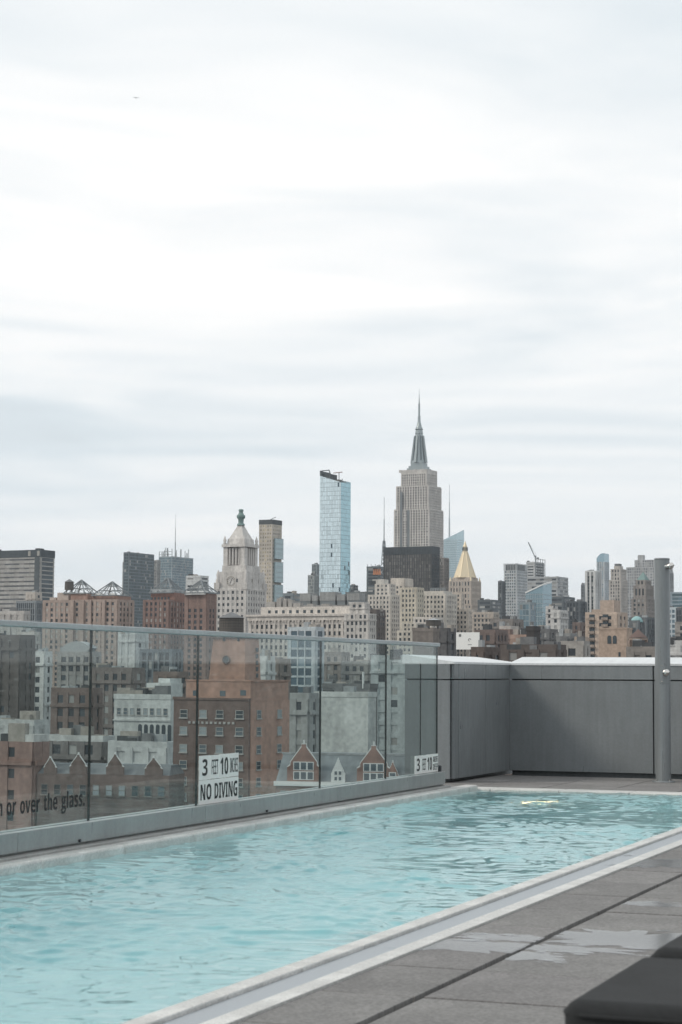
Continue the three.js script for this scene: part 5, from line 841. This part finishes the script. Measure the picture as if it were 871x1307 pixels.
through('low_block', 'pale flat roof with bulkheads above the reddish block at left', 'building', [-40, 44, 62], 926, 430, [172, 174, 172], { ...S.punched, skip: 0.4 }, { roof: M.roofPale, units: 8 });
through('low_block', 'dark roof with white parapet left of the arcaded block', 'building', [58, 132, 146], 947, 400, [110, 104, 102], { ...S.punched, skip: 0.3 }, { trim: [196, 198, 196], units: 6, roof: M.roofDark });
through('low_block', 'pale low roof between arcaded block and brick apartment house', 'building', [140, 214, 228], 955, 390, [176, 180, 180], { ...S.punched, skip: 0.4 }, { roof: M.roofPale, units: 6 });
through('stucco_block', 'big pale blank walled block right of the brick apartment house', 'building', [397, 470, 480], 890, 450, [196, 200, 196], { blank: true }, { units: 4 });
{ const B = through('mechanical_block', 'dark low machine roof above the big pale block', 'building', [412, 472, 482], 879, 480, [104, 106, 108], { blank: true }); clutter(B, B.H(879), 5); const p = new THREE.CylinderGeometry(0.25, 0.25, 4, 10); p.translate(B.w * 0.36, B.H(879) + 2, 2); mesh('flue_pipe', p, M.white, B.g); }
through('office_block', 'blue grey tall block behind the pane before the wall end', 'office block', [474, 518, 529], 842, 540, [150, 162, 164], { ...S.punched, bw: 4, skip: 0.75 });
through('office_block', 'dark louvred block beside the blue grey block near the wall end', 'office block', [516, 536, 548], 850, 600, [120, 124, 124], { ...S.ribbon, sf: 0.4 });
{ const B = through('glazed_block', 'blue glazed grid block behind the orange tower head', 'office block', [367, 402, 413], 804, 760, [170, 184, 190], { fh: 3.6, bw: 3.6, pf: 0.16, sf: 0.22, dep: 0.25, glass: [0.07, 0.11, 0.14], shade: [0.2, 0.26, 0.3] }, { units: 4 }); }
through('apartment_block', 'grey windowed block low between brick house and pale block', 'apartment block', [371, 394, 403], 892, 410, [150, 152, 150], { ...S.punched, bw: 2.6, fh: 3 }, { units: 3 });
through('brick_block', 'grey brown block right of the orange tower head', 'building', [322, 356, 370], 846, 560, [128, 112, 102], { ...S.punched, bw: 3.2 }, { units: 4 });
through('stucco_block', 'white roof penthouse peeping over the orange storeys', 'building', [324, 340, 348], 843, 520, [196, 198, 196], { ...S.punched, skip: 0.8 });
through('apartment_block', 'brown windowed block under the handrail in the middle', 'apartment block', [404, 436, 446], 836, 800, [130, 118, 110], { ...S.punched, bw: 3 }, { units: 3 });
through('apartment_block', 'grey windowed slab under the handrail right of the middle', 'apartment block', [436, 470, 480], 848, 760, [140, 138, 134], { ...S.punched, bw: 3 }, { units: 3 });
// low tenements filling the streets between
{
  const rows = [[470, 12, 17, 'in the nearest low row'], [620, 14, 20, 'in the middle low row'], [800, 14, 24, 'in the farthest low row']], roofs = [['grey', M.roofGrey], ['white', M.roofPale], ['dark', M.roofDark]];
  const cols = [['rosy brick', [150, 122, 110]], ['brown brick', [128, 104, 95]], ['cream', [172, 165, 156]], ['grey', [120, 117, 113]], ['pale stone', [186, 184, 178]], ['dark brown', [104, 93, 88]], ['tan', [160, 138, 120]]];
  const paneOf = (px) => px < 115 ? 'the first pane' : px < 253 ? 'the second pane' : px < 410 ? 'the sign pane' : px < 493 ? 'the fourth pane' : 'the last pane';
  const taken = new Set();
  for (const [d, h0, h1, where] of rows) for (let px = -50, q = 0; px < 545; q++) {
    const w = rr(26, 60) * 500 / d, h = rr(h0, h1), mid = px + w * 0.6; let cn, cc, rn, rm; do { [cn, cc] = cols[Math.floor(rnd() * 7)]; [rn, rm] = roofs[Math.floor(rnd() * 3)]; } while (taken.has(cn + rn + where + paneOf(mid))); taken.add(cn + rn + where + paneOf(mid));
    const B = site('tenement', `low ${cn} tenement with ${rn} roof ${where} behind ${paneOf(mid)}`, 'tenement', [px, px + w, px + w * 1.25], d + rr(-20, 20), { py: 900, group: 'low tenements beyond the glass' });
    block(B, 0, h, { ...S.punched, bw: rr(2.4, 3.4), fh: 3.2, blind: 0.25 }); parapet(B, h, rr(0.5, 1.1)); clutter(B, h, 3 + Math.floor(rnd() * 4)); done(B, tone(cc), { roof: rm }); px += w * 1.28 + rr(0, 8);
  }
}
// a bird, tiny in the upper left
{
  const d = 330, v = ray(174, 125), g = new THREE.Group(); g.name = 'bird'; g.position.set(v.x * d, EYE + v.y * d, -d); g.rotation.y = 0.25; scene.add(g); tag(g, 'tiny bird gliding high in the pale clouds at upper left', 'bird');
  const body = new THREE.LatheGeometry([[0.004, -0.24], [0.035, -0.2], [0.05, -0.14], [0.075, -0.02], [0.06, 0.12], [0.03, 0.2], [0.045, 0.29], [0.004, 0.3]].map((q) => new THREE.Vector2(...q)), 12); body.rotateX(-Math.PI / 2);
  const wing = (s) => { const pts = [[0.05, 0.02, -0.09, 0.09], [0.22, 0.07, -0.08, 0.08], [0.4, 0.06, -0.02, 0.1], [0.55, 0.02, 0.07, 0.12]], p = [], ix = []; for (const [x, y, a, b] of pts) p.push(s * x, y + 0.012, a, s * x, y + 0.012, b, s * x, y - 0.004, a, s * x, y - 0.004, b); for (let k = 0; k < 3; k++) { const o = 4 * k; ix.push(o, o + 1, o + 5, o, o + 5, o + 4, o + 2, o + 7, o + 3, o + 2, o + 6, o + 7, o, o + 4, o + 6, o, o + 6, o + 2, o + 1, o + 3, o + 7, o + 1, o + 7, o + 5); } const w = new THREE.BufferGeometry(); w.setAttribute('position', new THREE.Float32BufferAttribute(p, 3)); w.setIndex(ix); w.computeVertexNormals(); return w; };
  const strip = (q) => { const n = q.toNonIndexed(); n.deleteAttribute('uv'); return n; };
  mesh('body', mergeGeometries([strip(body), strip(wing(1)), strip(wing(-1))]), std([0.22, 0.23, 0.24], 0.8), g);
}
renderer.render(scene, camera);
